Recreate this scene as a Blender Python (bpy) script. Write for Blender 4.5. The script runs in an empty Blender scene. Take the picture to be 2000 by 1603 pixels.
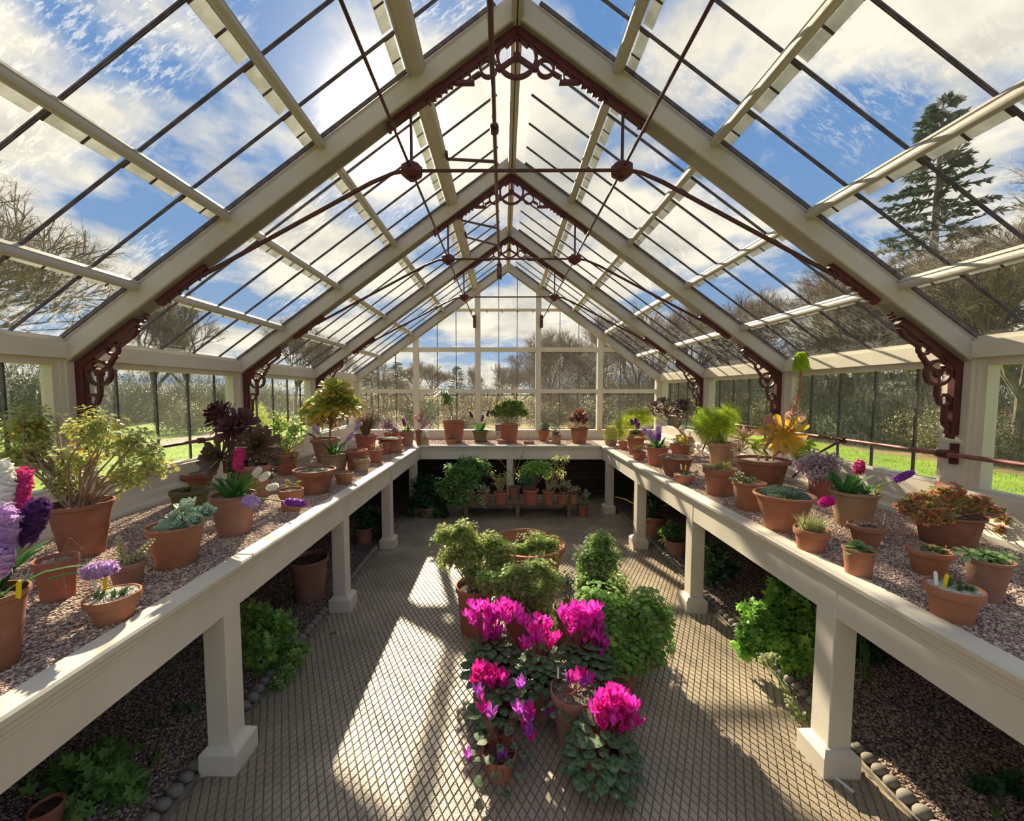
import bpy, math, random
import numpy as np
from mathutils import Vector, Matrix
V = Vector
PI = math.pi
scene = bpy.context.scene
COL = scene.collection
GA = 2.399963

# ------------------------------------------------------------------ camera
YAW, PIT, F, CX, CY, CZ = -0.0054, 0.0602, 763.37, 979.41, 812.19, 1.6504
fw = V((math.sin(YAW)*math.cos(PIT), math.cos(YAW)*math.cos(PIT), -math.sin(PIT)))
rt = V((math.cos(YAW), -math.sin(YAW), 0))
up = rt.cross(fw)
cam = bpy.data.cameras.new('camera'); co = bpy.data.objects.new('camera', cam); COL.objects.link(co)
M = Matrix((rt, up, -fw)).transposed().to_4x4(); M.translation = V((0, 0, CZ)); co.matrix_world = M
cam.sensor_fit = 'HORIZONTAL'; cam.sensor_width = 36; cam.lens = F/2000*36
cam.shift_x = (1000-CX)/2000; cam.shift_y = (CY-801.5)/2000
cam.clip_start = .05; cam.clip_end = 500
scene.camera = co
vs = scene.view_settings
vs.view_transform = 'Standard'; vs.look = 'None'; vs.gamma = 1; vs.exposure = 0.0; vs.use_curve_mapping = False

def ray(u, v): return fw + rt*((u-CX)/F) + up*((CY-v)/F)
def at_z(u, v, z):
    r = ray(u, v); t = (z-CZ)/r.z; return V((r.x*t, r.y*t, z))
def at_y(u, v, y):
    r = ray(u, v); t = y/r.y; return V((r.x*t, y, CZ+r.z*t))
def at_x(u, v, x):
    r = ray(u, v); t = x/r.x; return V((x, r.y*t, CZ+r.z*t))

# ------------------------------------------------------------------ mesh builder
class MB:
    def __init__(s): s.v = []; s.f = []; s.m = []
    def add(s, vs_, fs, m=0):
        b = len(s.v); s.v.extend([tuple(p) for p in vs_])
        for f in fs: s.f.append(tuple(i+b for i in f)); s.m.append(m)
    def box(s, a, b, m=0):
        x0, y0, z0 = (min(a[i], b[i]) for i in range(3)); x1, y1, z1 = (max(a[i], b[i]) for i in range(3))
        s.add([(x0,y0,z0),(x1,y0,z0),(x1,y1,z0),(x0,y1,z0),(x0,y0,z1),(x1,y0,z1),(x1,y1,z1),(x0,y1,z1)],
              [(0,3,2,1),(4,5,6,7),(0,1,5,4),(1,2,6,5),(2,3,7,6),(3,0,4,7)], m)
    def prism(s, poly, ax, ay, o, d, m=0):
        """extrude 2D poly (in axes ax, ay at o) along vector d"""
        n = len(poly); a = [o+ax*p[0]+ay*p[1] for p in poly]; b = [p+d for p in a]
        s.add(a+b, [tuple(range(n-1, -1, -1)), tuple(range(n, 2*n))]+[(i, (i+1) % n, n+(i+1) % n, n+i) for i in range(n)], m)
    def tube(s, pts, rad, n=6, m=0, cap=True):
        pts = [V(p) for p in pts]; k = len(pts)
        if not isinstance(rad, (list, tuple)): rad = [rad]*k
        vs_, fs = [], []; ref = None
        for i, p in enumerate(pts):
            t = (pts[min(i+1, k-1)]-pts[max(i-1, 0)])
            if t.length < 1e-9: t = V((0, 0, 1))
            t.normalize()
            if ref is None: ref = V((0, 0, 1)) if abs(t.z) < .9 else V((1, 0, 0))
            a = t.cross(ref)
            if a.length < 1e-4: a = t.orthogonal()
            a.normalize(); b = t.cross(a); ref = -b if False else b.cross(t)*0+ref
            for j in range(n):
                w = 2*PI*j/n; vs_.append(p+a*(rad[i]*math.cos(w))+b*(rad[i]*math.sin(w)))
        for i in range(k-1):
            for j in range(n):
                q = (j+1) % n; fs.append((i*n+j, i*n+q, (i+1)*n+q, (i+1)*n+j))
        if cap and n > 2: fs += [tuple(range(n-1, -1, -1)), tuple((k-1)*n+j for j in range(n))]
        s.add(vs_, fs, m)
    def lathe(s, prof, n=32, c=(0, 0, 0), m=0, sx=1, sy=1):
        vs_, fs = [], []; k = len(prof)
        for r, z in prof:
            for j in range(n):
                w = 2*PI*j/n; vs_.append((c[0]+r*math.cos(w)*sx, c[1]+r*math.sin(w)*sy, c[2]+z))
        for i in range(k-1):
            for j in range(n):
                q = (j+1) % n; fs.append((i*n+j, i*n+q, (i+1)*n+q, (i+1)*n+j))
        fs.append(tuple(range(n-1, -1, -1))) if prof[0][0] > 1e-6 else None
        s.add(vs_, [f for f in fs if f], m)
    def ring(s, o, ax, ay, az, R, r, t, n=24, m=0):
        """flat annulus, centre o, in plane ax/ay, thickness t along az"""
        vs_, fs = [], []
        for j in range(n):
            w = 2*PI*j/n; d = ax*math.cos(w)+ay*math.sin(w)
            for q, h in ((R, -t/2), (R, t/2), (r, t/2), (r, -t/2)): vs_.append(o+d*q+az*h)
        for j in range(n):
            q = (j+1) % n
            for e in range(4): g = (e+1) % 4; fs.append((j*4+e, j*4+g, q*4+g, q*4+e))
        s.add(vs_, fs, m)
    def leaf(s, p, d, nrm, L, W, prof=((0, .15), (.3, .8), (.6, 1), (.85, .6), (1, 0)), curl=0., fold=.0, m=0, thick=0):
        d = V(d).normalized(); nrm = V(nrm); sd = d.cross(nrm)
        if sd.length < 1e-5: sd = d.orthogonal()
        sd.normalize(); nn = sd.cross(d).normalized()
        vs_, fs = [], []; p = V(p)
        for t, w in prof:
            c = p+d*(L*t*(1-abs(curl)*.25*t))+nn*(curl*L*t*t)
            h = W*w*.5
            if fold: vs_ += [c-sd*h+nn*(fold*h), c, c+sd*h+nn*(fold*h)]
            else: vs_ += [c-sd*h, c+sd*h]
        k = 3 if fold else 2
        for i in range(len(prof)-1):
            for e in range(k-1): fs.append((i*k+e, i*k+e+1, (i+1)*k+e+1, (i+1)*k+e))
        if thick:
            b = len(vs_); mid = [(V(q)-nn*thick) for q in vs_]; vs_ += mid
            for f in list(fs): fs.append(tuple(i+b for i in reversed(f)))
            for i in range(len(prof)-1):
                a0, a1 = i*k, (i+1)*k; fs += [(a0, a1, a1+b, a0+b), (a0+k-1, a0+k-1+b, a1+k-1+b, a1+k-1)]
            e = (len(prof)-1)*k; fs.append((e, e+k-1, e+k-1+b, e+b)) 
        s.add(vs_, fs, m)
    def fan(s, p, d, nrm, S, outline, m=0, cup=0.):
        d = V(d).normalized(); nrm = V(nrm); sd = d.cross(nrm)
        if sd.length < 1e-5: sd = d.orthogonal()
        sd.normalize(); nn = sd.cross(d).normalized(); p = V(p)
        vs_ = [p+d*(S*.45)]
        for x, y in outline: vs_.append(p+sd*(x*S)+d*(y*S)+nn*(cup*S*(x*x+(y-.45)**2)))
        n = len(outline)
        s.add(vs_, [(0, i+1, (i+1) % n+1) for i in range(n)], m)
    def build(s, name, mats, parent=None, smooth=True, **kw):
        me = bpy.data.meshes.new(name); me.from_pydata(s.v, [], s.f)
        if not isinstance(mats, (list, tuple)): mats = [mats]
        for q in mats: me.materials.append(q)
        if len(mats) > 1: me.polygons.foreach_set('material_index', s.m)
        if smooth:
            me.polygons.foreach_set('use_smooth', [True]*len(me.polygons))
            try: me.set_sharp_from_angle(angle=math.radians(35))
            except Exception: pass
        me.update(); o = bpy.data.objects.new(name, me); COL.objects.link(o)
        if parent: o.parent = parent
        tag(o, **kw); return o

def tag(o, label=None, cat=None, group=None, kind=None):
    if label: o['label'] = label
    if cat: o['category'] = cat
    if group: o['group'] = group
    if kind: o['kind'] = kind
    return o
def empty(name, loc=(0, 0, 0), **kw):
    o = bpy.data.objects.new(name, None); COL.objects.link(o); o.location = loc; o.empty_display_size = .1
    return tag(o, **kw)

# ------------------------------------------------------------------ materials
MATS = {}
def nodes(m):
    m.use_nodes = True; nt = m.node_tree; nt.nodes.clear()
    return nt, nt.nodes.new('ShaderNodeOutputMaterial')
def mat(name, c, c2=None, rough=.6, scale=8., bump=0., bscale=None, trans=0., spec=.3, metal=0., detail=4, stretch=None, ramp=(.35, .65), c3=None):
    if name in MATS: return MATS[name]
    m = bpy.data.materials.new(name); nt, out = nodes(m); N = nt.nodes; L = nt.links
    b = N.new('ShaderNodeBsdfPrincipled'); b.inputs['Roughness'].default_value = rough
    b.inputs['Specular IOR Level'].default_value = spec; b.inputs['Metallic'].default_value = metal
    tc = N.new('ShaderNodeTexCoord'); vec = tc.outputs['Object']
    if stretch:
        mp = N.new('ShaderNodeMapping'); mp.inputs['Scale'].default_value = stretch; L.new(vec, mp.inputs['Vector']); vec = mp.outputs['Vector']
    colsock = None
    if c2:
        nz = N.new('ShaderNodeTexNoise'); nz.inputs['Scale'].default_value = scale; nz.inputs['Detail'].default_value = detail
        L.new(vec, nz.inputs['Vector'])
        r = N.new('ShaderNodeValToRGB'); r.color_ramp.elements[0].position = ramp[0]; r.color_ramp.elements[1].position = ramp[1]
        r.color_ramp.elements[0].color = (*c, 1); r.color_ramp.elements[1].color = (*c2, 1)
        if c3:
            e = r.color_ramp.elements.new((ramp[0]+ramp[1])/2); e.color = (*c3, 1)
        L.new(nz.outputs['Fac'], r.inputs['Fac']); L.new(r.outputs['Color'], b.inputs['Base Color']); colsock = r.outputs['Color']
    else: b.inputs['Base Color'].default_value = (*c, 1)
    if bump:
        n2 = N.new('ShaderNodeTexNoise'); n2.inputs['Scale'].default_value = bscale or scale*4; n2.inputs['Detail'].default_value = 3
        L.new(vec, n2.inputs['Vector']); bp = N.new('ShaderNodeBump'); bp.inputs['Strength'].default_value = bump; bp.inputs['Distance'].default_value = .01
        L.new(n2.outputs['Fac'], bp.inputs['Height']); L.new(bp.outputs['Normal'], b.inputs['Normal'])
    if trans:
        t = N.new('ShaderNodeBsdfTranslucent'); mx = N.new('ShaderNodeMixShader'); mx.inputs['Fac'].default_value = trans
        if colsock: L.new(colsock, t.inputs['Color'])
        else: t.inputs['Color'].default_value = (*c, 1)
        L.new(b.outputs[0], mx.inputs[1]); L.new(t.outputs[0], mx.inputs[2]); L.new(mx.outputs[0], out.inputs['Surface'])
    else: L.new(b.outputs[0], out.inputs['Surface'])
    MATS[name] = m; return m
def leafmat(name, c, c2, trans=.45, scale=9, rough=.5, spec=.25): return mat(name, c, c2, rough=rough, scale=scale, trans=trans, spec=spec)

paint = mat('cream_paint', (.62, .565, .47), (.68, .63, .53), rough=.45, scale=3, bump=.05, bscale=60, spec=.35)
roof_paint_shaded = mat('roof_timber_paint_shaded', (.42, .39, .35), (.49, .45, .40), rough=.5, scale=2.5, bump=.05, bscale=50, spec=.3)  # greyer roof timber colour, darkened further to carry shade on the undersides
paint_old = mat('weathered_paint', (.61, .55, .46), (.49, .42, .34), rough=.55, scale=5, bump=.12, bscale=40, spec=.3, ramp=(.5, .8), stretch=(1, 1, .35))
iron = mat('oxide_red_iron', (.060, .010, .012), (.10, .020, .022), rough=.5, scale=14, bump=.08, spec=.4)
rod_iron = mat('dark_red_rod', (.05, .015, .018), (.085, .028, .028), rough=.45, scale=20, spec=.4)
pipe_m = mat('rust_painted_pipe', (.26, .09, .07), (.16, .04, .035), rough=.45, scale=30, bump=.1, spec=.5)
bar_m = mat('dark_glazing_bar', (.05, .04, .05), (.12, .09, .09), rough=.5, scale=25, spec=.4)
brick = None
def mk_brick():
    m = bpy.data.materials.new('dark_brick'); nt, out = nodes(m); N = nt.nodes; L = nt.links
    b = N.new('ShaderNodeBsdfPrincipled'); t = N.new('ShaderNodeTexBrick'); tc = N.new('ShaderNodeTexCoord')
    mp = N.new('ShaderNodeMapping'); mp.inputs['Rotation'].default_value = (PI/2, 0, 0); L.new(tc.outputs['Object'], mp.inputs['Vector'])
    L.new(mp.outputs['Vector'], t.inputs['Vector']); t.inputs['Scale'].default_value = 1
    t.inputs['Brick Width'].default_value = .22; t.inputs['Row Height'].default_value = .075; t.inputs['Mortar Size'].default_value = .008
    t.inputs['Color1'].default_value = (.06, .04, .035, 1); t.inputs['Color2'].default_value = (.10, .065, .05, 1); t.inputs['Mortar'].default_value = (.03, .027, .025, 1)
    b.inputs['Roughness'].default_value = .9; L.new(t.outputs['Color'], b.inputs['Base Color'])
    L.new(b.outputs[0], out.inputs['Surface']); return m
brick = mk_brick()
def gravel_mat(name, cols, sc=110, bump=.6):
    m = bpy.data.materials.new(name); nt, out = nodes(m); N = nt.nodes; L = nt.links
    b = N.new('ShaderNodeBsdfPrincipled'); b.inputs['Roughness'].default_value = .85; b.inputs['Specular IOR Level'].default_value = .2
    tc = N.new('ShaderNodeTexCoord'); vo = N.new('ShaderNodeTexVoronoi'); vo.inputs['Scale'].default_value = sc
    L.new(tc.outputs['Object'], vo.inputs['Vector']); r = N.new('ShaderNodeValToRGB'); r.color_ramp.interpolation = 'CONSTANT'
    while len(r.color_ramp.elements) < len(cols): r.color_ramp.elements.new(.5)
    for i, c in enumerate(cols): r.color_ramp.elements[i].position = i/len(cols); r.color_ramp.elements[i].color = (*c, 1)
    L.new(vo.outputs['Color'], r.inputs['Fac']); L.new(r.outputs['Color'], b.inputs['Base Color'])
    bp = N.new('ShaderNodeBump'); bp.inputs['Strength'].default_value = bump; bp.inputs['Distance'].default_value = .006; bp.invert = True
    L.new(vo.outputs['Distance'], bp.inputs['Height']); L.new(bp.outputs['Normal'], b.inputs['Normal'])
    L.new(b.outputs[0], out.inputs['Surface']); return m
GCOL = [(.46, .33, .28), (.33, .23, .20), (.56, .43, .35), (.22, .15, .14), (.66, .54, .44), (.40, .29, .26), (.50, .37, .32)]
gravel = gravel_mat('pink_gravel', GCOL)
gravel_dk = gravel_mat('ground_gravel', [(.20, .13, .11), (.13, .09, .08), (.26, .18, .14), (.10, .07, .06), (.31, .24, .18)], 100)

def glass_mat(name, axis_stretch, amount, base=.02):
    m = bpy.data.materials.new(name); nt, out = nodes(m); N = nt.nodes; L = nt.links
    tc = N.new('ShaderNodeTexCoord'); mp = N.new('ShaderNodeMapping'); mp.inputs['Scale'].default_value = axis_stretch
    L.new(tc.outputs['Object'], mp.inputs['Vector'])
    big = N.new('ShaderNodeTexNoise'); big.inputs['Scale'].default_value = 1.6; big.inputs['Detail'].default_value = 2; L.new(tc.outputs['Object'], big.inputs['Vector'])
    fine = N.new('ShaderNodeTexNoise'); fine.inputs['Scale'].default_value = 38; fine.inputs['Detail'].default_value = 5; fine.inputs['Roughness'].default_value = .75
    L.new(mp.outputs['Vector'], fine.inputs['Vector'])
    r1 = N.new('ShaderNodeMapRange'); r1.inputs[1].default_value = .48; r1.inputs[2].default_value = .60; L.new(big.outputs['Fac'], r1.inputs[0])
    r2 = N.new('ShaderNodeMapRange'); r2.inputs[1].default_value = .5; r2.inputs[2].default_value = .6; L.new(fine.outputs['Fac'], r2.inputs[0])
    mu = N.new('ShaderNodeMath'); mu.operation = 'MULTIPLY'; L.new(r1.outputs[0], mu.inputs[0]); L.new(r2.outputs[0], mu.inputs[1])
    sc = N.new('ShaderNodeMath'); sc.operation = 'MULTIPLY_ADD'; sc.inputs[1].default_value = amount; sc.inputs[2].default_value = base; L.new(mu.outputs[0], sc.inputs[0])
    tr = N.new('ShaderNodeBsdfTransparent'); tr.inputs['Color'].default_value = (.97, .98, .96, 1)
    tl = N.new('ShaderNodeBsdfTranslucent'); tl.inputs['Color'].default_value = (.95, .95, .92, 1)
    df = N.new('ShaderNodeBsdfDiffuse'); df.inputs['Color'].default_value = (.8, .78, .7, 1)
    md = N.new('ShaderNodeMixShader'); md.inputs[0].default_value = .35; L.new(tl.outputs[0], md.inputs[1]); L.new(df.outputs[0], md.inputs[2])
    mx = N.new('ShaderNodeMixShader'); L.new(sc.outputs[0], mx.inputs[0]); L.new(tr.outputs[0], mx.inputs[1]); L.new(md.outputs[0], mx.inputs[2])
    gl = N.new('ShaderNodeBsdfGlossy'); gl.inputs['Roughness'].default_value = .03
    ge = N.new('ShaderNodeNewGeometry'); dp = N.new('ShaderNodeVectorMath'); dp.operation = 'DOT_PRODUCT'; L.new(ge.outputs['Normal'], dp.inputs[0]); L.new(ge.outputs['Incoming'], dp.inputs[1])
    ab = N.new('ShaderNodeMath'); ab.operation = 'ABSOLUTE'; L.new(dp.outputs['Value'], ab.inputs[0])
    on = N.new('ShaderNodeMath'); on.operation = 'SUBTRACT'; on.inputs[0].default_value = 1; L.new(ab.outputs[0], on.inputs[1])
    pw = N.new('ShaderNodeMath'); pw.operation = 'POWER'; L.new(on.outputs[0], pw.inputs[0]); pw.inputs[1].default_value = 5
    fr = N.new('ShaderNodeMath'); fr.operation = 'MULTIPLY_ADD'; L.new(pw.outputs[0], fr.inputs[0]); fr.inputs[1].default_value = .55; fr.inputs[2].default_value = .03
    m2 = N.new('ShaderNodeMixShader'); L.new(fr.outputs[0], m2.inputs[0]); L.new(mx.outputs[0], m2.inputs[1]); L.new(gl.outputs[0], m2.inputs[2])
    L.new(m2.outputs[0], out.inputs['Surface']); return m
glass_roof = glass_mat('roof_glass', (.35, 1, .35), .28)
glass_wall = glass_mat('wall_glass', (1, 1, .6), .22, .10)
glass_gable = glass_mat('gable_glass', (1, 1, .6), .06, .02)
milky = mat('limewashed_glass_edge', (.66, .66, .63), (.52, .53, .48), rough=.5, scale=12, trans=.65)
# ================================================================== the house
W, X0, ZC, ZA = 2.447, .07, 1.816, 3.577
TT = [-.61, .785, 2.18, 3.576, 4.970, 6.365]
TAN = (ZA-ZC)/W; TH = math.atan(TAN); CO, SI = math.cos(TH), math.sin(TH); SL = W/CO
RH = .112
GZ = .895      # gravel level on the staging
YE = V((0, 1, 0)); XE = V((1, 0, 0)); ZE = V((0, 0, 1))
def zs(x): return ZA-TAN*abs(x-X0)
def rp(side, s, h, y): return V((X0+side*(CO*s+SI*h), y, ZA-SI*s+CO*h))

ceiling = empty('ceiling', (0, 0, 0), kind='structure', label='white timber glasshouse roof of rafters and purlins')
for y in TT:
    for sd in (-1, 1):
        b = MB(); hw = .0575
        def pr(poly, y0, y1):
            q = [(x*sd+X0, z) for x, z in poly]
            if sd < 0: q = q[::-1]
            b.prism(q, XE, ZE, V((0, y0, 0)), V((0, y1-y0, 0)))
        pr([(0, ZA), (W, ZC), (W+SI*RH, ZC+CO*RH), (0, ZA+RH/CO)], y-hw+.008, y+hw-.008)
        pr([(0, ZA+.0), (W, ZC), (W+SI*.085, ZC+CO*.085), (0, ZA+.085/CO)], y-hw, y+hw)
        o = b.build('rafter', roof_paint_shaded, ceiling, smooth=False)
        md = o.modifiers.new('b', 'BEVEL'); md.width = .006; md.segments = 2; md.limit_method = 'ANGLE'
b = MB(); b.box((X0-.030, TT[0], ZA-.012), (X0-.004, TT[-1], ZA+.16)); b.box((X0+.004, TT[0], ZA-.012), (X0+.030, TT[-1], ZA+.16)); b.box((X0-.006, TT[0], ZA+.01), (X0+.006, TT[-1], ZA+.15))
b.build('ridge_board', roof_paint_shaded, ceiling, smooth=False)
PS = [.465, .975, 1.485, 1.99]
for k in range(5):
    y0, y1 = TT[k]+.045, TT[k+1]-.045
    for sd in (-1, 1):
        for q, px_ in enumerate(PS):
            s = px_/CO; b = MB()
            wide = .050 if q else (.105 if sd < 0 else .056)
            sec = [(-wide/2, .112), (-wide/2, .092), (-wide*.40, .090), (-wide*.38, .080), (-wide*.28, .068), (-wide*.12, .062), (wide*.12, .062), (wide*.28, .068), (wide*.38, .080), (wide*.40, .090), (wide/2, .092), (wide/2, .112)]
            pts = [rp(sd, s+a, h, y0) for a, h in sec]; n = len(pts)
            if sd > 0: pts = pts[::-1]
            b.add(pts+[p+V((0, y1-y0, 0)) for p in pts], [tuple(range(n))[::-1], tuple(range(n, 2*n))]+[(i, (i+1) % n, n+(i+1) % n, n+i) for i in range(n)])
            b.build('purlin', roof_paint_shaded, ceiling)
            b = MB(); # frosted overlap strip just below the purlin, with its little clips
            a0, a1 = s+wide/2+.002, s+wide/2+.055
            for e in range(5):
                ya, yb = TT[k]+.279*e+.012, TT[k]+.279*(e+1)-.012
                b.add([rp(sd, a0, .128, ya), rp(sd, a0, .128, yb), rp(sd, a1, .128, yb), rp(sd, a1, .128, ya),
                       rp(sd, a0, .131, ya), rp(sd, a0, .131, yb), rp(sd, a1, .131, yb), rp(sd, a1, .131, ya)],
                      [(0, 1, 2, 3), (7, 6, 5, 4), (0, 4, 5, 1), (1, 5, 6, 2), (2, 6, 7, 3), (3, 7, 4, 0)], 0)
                ym = (ya+yb)/2
                for yc in (ya+.002, ym):
                    c0 = rp(sd, a0, .122, yc-.005); dd = rp(sd, a1, .122, yc)-rp(sd, a0, .122, yc)
                    b.add([c0, c0+YE*.012, c0+YE*.012+dd, c0+dd], [(0, 1, 2, 3)], 1)
            b.build('glass_overlap', [milky, bar_m], ceiling, smooth=False)
        # glazing bars
        for e in range(1, 5):
            yy = TT[k]+.279*e; b = MB()
            A0, A1 = rp(sd, .06, .106, yy), rp(sd, SL, .106, yy); nn = V((sd*SI, 0, CO))
            for w_, h0, h1 in ((.0055, .004, .012), (.0085, .010, .017)):
                b.add([A0+YE*-w_/2+nn*h0, A0+YE*w_/2+nn*h0, A0+YE*w_/2+nn*h1, A0-YE*w_/2+nn*h1,
                       A1+YE*-w_/2+nn*h0, A1+YE*w_/2+nn*h0, A1+YE*w_/2+nn*h1, A1-YE*w_/2+nn*h1],
                      [(0, 1, 2, 3), (7, 6, 5, 4), (0, 4, 5, 1), (1, 5, 6, 2), (2, 6, 7, 3), (3, 7, 4, 0)])
            b.build('glazing_bar', bar_m, ceiling, smooth=False)
        b = MB()
        for yy in (TT[k]+.058, TT[k+1]-.058):
            A0, A1 = rp(sd, .06, .106, yy), rp(sd, SL, .106, yy); nn = V((sd*SI, 0, CO))
            b.add([A0-YE*.004, A0+YE*.004, A0+YE*.004+nn*.02, A0-YE*.004+nn*.02, A1-YE*.004, A1+YE*.004, A1+YE*.004+nn*.02, A1-YE*.004+nn*.02],
                  [(0, 1, 2, 3), (7, 6, 5, 4), (0, 4, 5, 1), (1, 5, 6, 2), (2, 6, 7, 3), (3, 7, 4, 0)])
        b.build('edge_bar', bar_m, ceiling, smooth=False)
        b = MB(); y0, y1 = TT[k]+.05, TT[k+1]-.05
        b.add([rp(sd, .05, .125, y0), rp(sd, .05, .125, y1), rp(sd, SL+.06, .125, y1), rp(sd, SL+.06, .125, y0)], [(0, 1, 2, 3)])
        b.build('roof_glazing', glass_roof, ceiling, smooth=False)

# side walls
wn = 0
for sd, nm in ((-1, 'wall_left'), (1, 'wall_right')):
    wl = empty(nm, (0, 0, 0), kind='structure', label='white timber wall framing of the glasshouse '+('side with the aeonium tree' if sd < 0 else 'side with the tall flowering aeonium'))
    xx = lambda d: X0+sd*(W+d)
    b = MB(); b.box((xx(-.012), TT[0], 1.835), (xx(.12), TT[-1], 1.925)); b.box((xx(.006), TT[0], 1.925), (xx(.11), TT[-1], 1.95))
    b.build('eaves_beam', paint, wl, smooth=False)
    prof = [(.14, 1.12), (.0, 1.12), (-.002, 1.0), (-.03, .985), (-.032, .94), (-.062, .925), (-.064, .88), (.14, .88)]
    q = [(xx(a), z) for a, z in prof]
    b = MB(); b.prism(q if sd > 0 else q[::-1], XE, ZE, V((0, TT[0], 0)), V((0, TT[-1]-TT[0], 0))); b.build('sill', paint, wl, smooth=False)
    b = MB(); b.box((xx(-.05), TT[0], -.02), (xx(.16), TT[-1]+.05, .885)); b.build('brickwork', brick, wl, smooth=False)
    for k, y in enumerate(TT):
        b = MB(); y1 = y+.055
        b.box((xx(0), y-.055, 1.115), (xx(.13), y1, 1.84))
        b.box((xx(.012), y-.075, 1.115), (xx(.12), min(y+.075, TT[-1]+.05), 1.838))
        o = b.build('post', paint, wl, smooth=False)
    for k in range(5):
        wn += 1; y0, y1 = TT[k]+.075, TT[k+1]-.075
        if k == 4: y1 = TT[-1]-.06
        wd = empty('window_%d' % wn, (0, 0, 0), kind='structure')
        b = MB(); b.box((xx(.025), y0, 1.115), (xx(.09), y0+.03, 1.838)); b.box((xx(.025), y1-.03, 1.115), (xx(.09), y1, 1.838))
        b.box((xx(.026), y0+.028, 1.795), (xx(.089), y1-.028, 1.837)); b.box((xx(.031), y0+.028, 1.118), (xx(.088), y1-.028, 1.135)); b.build('window_frame', paint, wd, smooth=False)
        for e in range(1, 5):
            yy = TT[k]+.279*e
            if y0+.04 < yy < y1-.03:
                b = MB(); b.box((xx(.060), yy-.005, 1.13), (xx(.075), yy+.005, 1.8)); b.build('glazing_bar', bar_m, wd, smooth=False)
        b = MB(); b.add([(xx(.07), y0+.01, 1.12), (xx(.07), y1-.01, 1.12), (xx(.07), y1-.01, 1.82), (xx(.07), y0+.01, 1.82)], [(0, 1, 2, 3)])
        b.build('window_pane', glass_wall, wd, smooth=False)
# gable wall
YG = TT[-1]
wb = empty('wall_back', (0, 0, 0), kind='structure', label='glazed gable end wall of the glasshouse')
b = MB(); b.box((X0-W-.1, YG-.03, -.02), (X0+W+.1, YG+.12, .885)); b.build('brickwork', brick, wb, smooth=False)
b = MB(); q = [(YG+.08, 1.04), (YG-.01, 1.04), (YG-.012, .95), (YG-.035, .94), (YG-.037, .88), (YG+.08, .88)]
b.prism(q, YE, ZE, V((X0-W+.0, 0, 0)), V((2*W, 0, 0))); b.build('sill', paint, wb, smooth=False)
def clipbox(b, x0, x1, z0, z1, y0, y1):
    """box whose top follows the roof slope"""
    pts = [(x0, z0), (x1, z0), (x1, min(z1, zs(x1)+.03)), (x0, min(z1, zs(x0)+.03))]
    b.prism(pts, XE, ZE, V((0, y0, 0)), V((0, y1-y0, 0)))
for mx in (-1.49, -.49, .49, 1.49):
    b = MB(); clipbox(b, X0+mx-.042, X0+mx+.044, 1.04, 9, YG-.025, YG+.06); b.build('mullion', paint, wb, smooth=False)
for sd in (-1, 1):
    b = MB(); clipbox(b, X0+sd*W-.045*(sd > 0)-.0, X0+sd*W+.045*(sd < 0), 1.04, 9, YG-.02, YG+.06); b.build('corner_post', paint, wb, smooth=False)
for z, h, pr_ in ((2.972, .034, 0), (2.341, .07, 0), (1.668, .066, 1)):
    b = MB(); xh = (ZA-(z-h/2))/TAN+.03; xh = min(xh, W)
    b.box((X0-xh, YG-.018, z-h/2), (X0+xh, YG+.05, z+h/2))
    o = b.build('transom', paint, wb, smooth=False)
b = MB()
for z in (2.972-.03, 1.668-.05):       # small hooks under two transoms
    x = -W+.15
    while x < W:
        if z < zs(X0+x)-.05: b.box((X0+x-.006, YG-.03, z-.02), (X0+x+.006, YG-.019, z+.02))
        x += .245
b.build('transom_clips', bar_m, wb, smooth=False)
wd = empty('window_%d' % (wn+1), (0, 0, 0), kind='structure', label='gable end glazing')
for i in range(-6, 9):
    for e in (1, 2):
        x = -1.49+i*.98+.327*e if False else None
for a, c in ((-W+.045-.0, -1.534), (-1.446, -.534), (-.446, .446), (.534, 1.446), (1.534, W-.045)):
    for e in (1, 2):
        x = X0+a+(c-a)*e/3; b = MB(); clipbox(b, x-.005, x+.005, 1.04, 9, YG+.005, YG+.02); b.build('glazing_bar', bar_m, wd, smooth=False)
b = MB(); b.add([(X0-W, YG+.02, 1.03), (X0+W, YG+.02, 1.03), (X0+W, YG+.02, ZC), (X0, YG+.02, ZA+.05), (X0-W, YG+.02, ZC)], [(0, 1, 2, 3, 4)])
b.build('window_pane', glass_gable, wd, smooth=False)

# ------------------------------------------------------------------ floor
sand = mat('groove_sand', (.36, .28, .17), (.22, .175, .115), rough=.9, scale=30, bump=.4, bscale=200)
tile = mat('stable_tile', (.27, .22, .165), (.43, .355, .265), rough=.36, scale=2.2, bump=.25, bscale=160, spec=.55, c3=(.32, .26, .195), detail=8)
fl = empty('floor', (0, 0, 0), kind='structure')
b = MB(); b.box((-1.305, -1, -.03), (1.585, YG-.03, 0)); b.build('floor_base', sand, fl, smooth=False)
rnd = np.random.RandomState(5)
vv, ff = [], []
hx, hy = .0185, .0325
for j in range(int(.9/hy), int(6.33/hy)):
    yc = j*hy
    for i in range(-72, 88):
        if (i+j) % 2: continue
        xc = i*hx
        if xc < -1.29 or xc > 1.57: continue
        # seams between the square tiles cut some diamonds short
        k = len(vv); z1 = .0058+rnd.rand()*.0014; zz = .0003
        g = .90; t = .80
        for f_, z in ((g, zz), (t, z1)):
            vv += [(xc-hx*f_, yc, z), (xc, yc-hy*f_, z), (xc+hx*f_, yc, z), (xc, yc+hy*f_, z)]
        ff += [(k+4, k+5, k+6, k+7)]+[(k+e, k+(e+1) % 4, k+4+(e+1) % 4, k+4+e) for e in range(4)]
me = bpy.data.meshes.new('diamond_tiles'); me.from_pydata(vv, [], ff); me.materials.append(tile); me.update()
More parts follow.
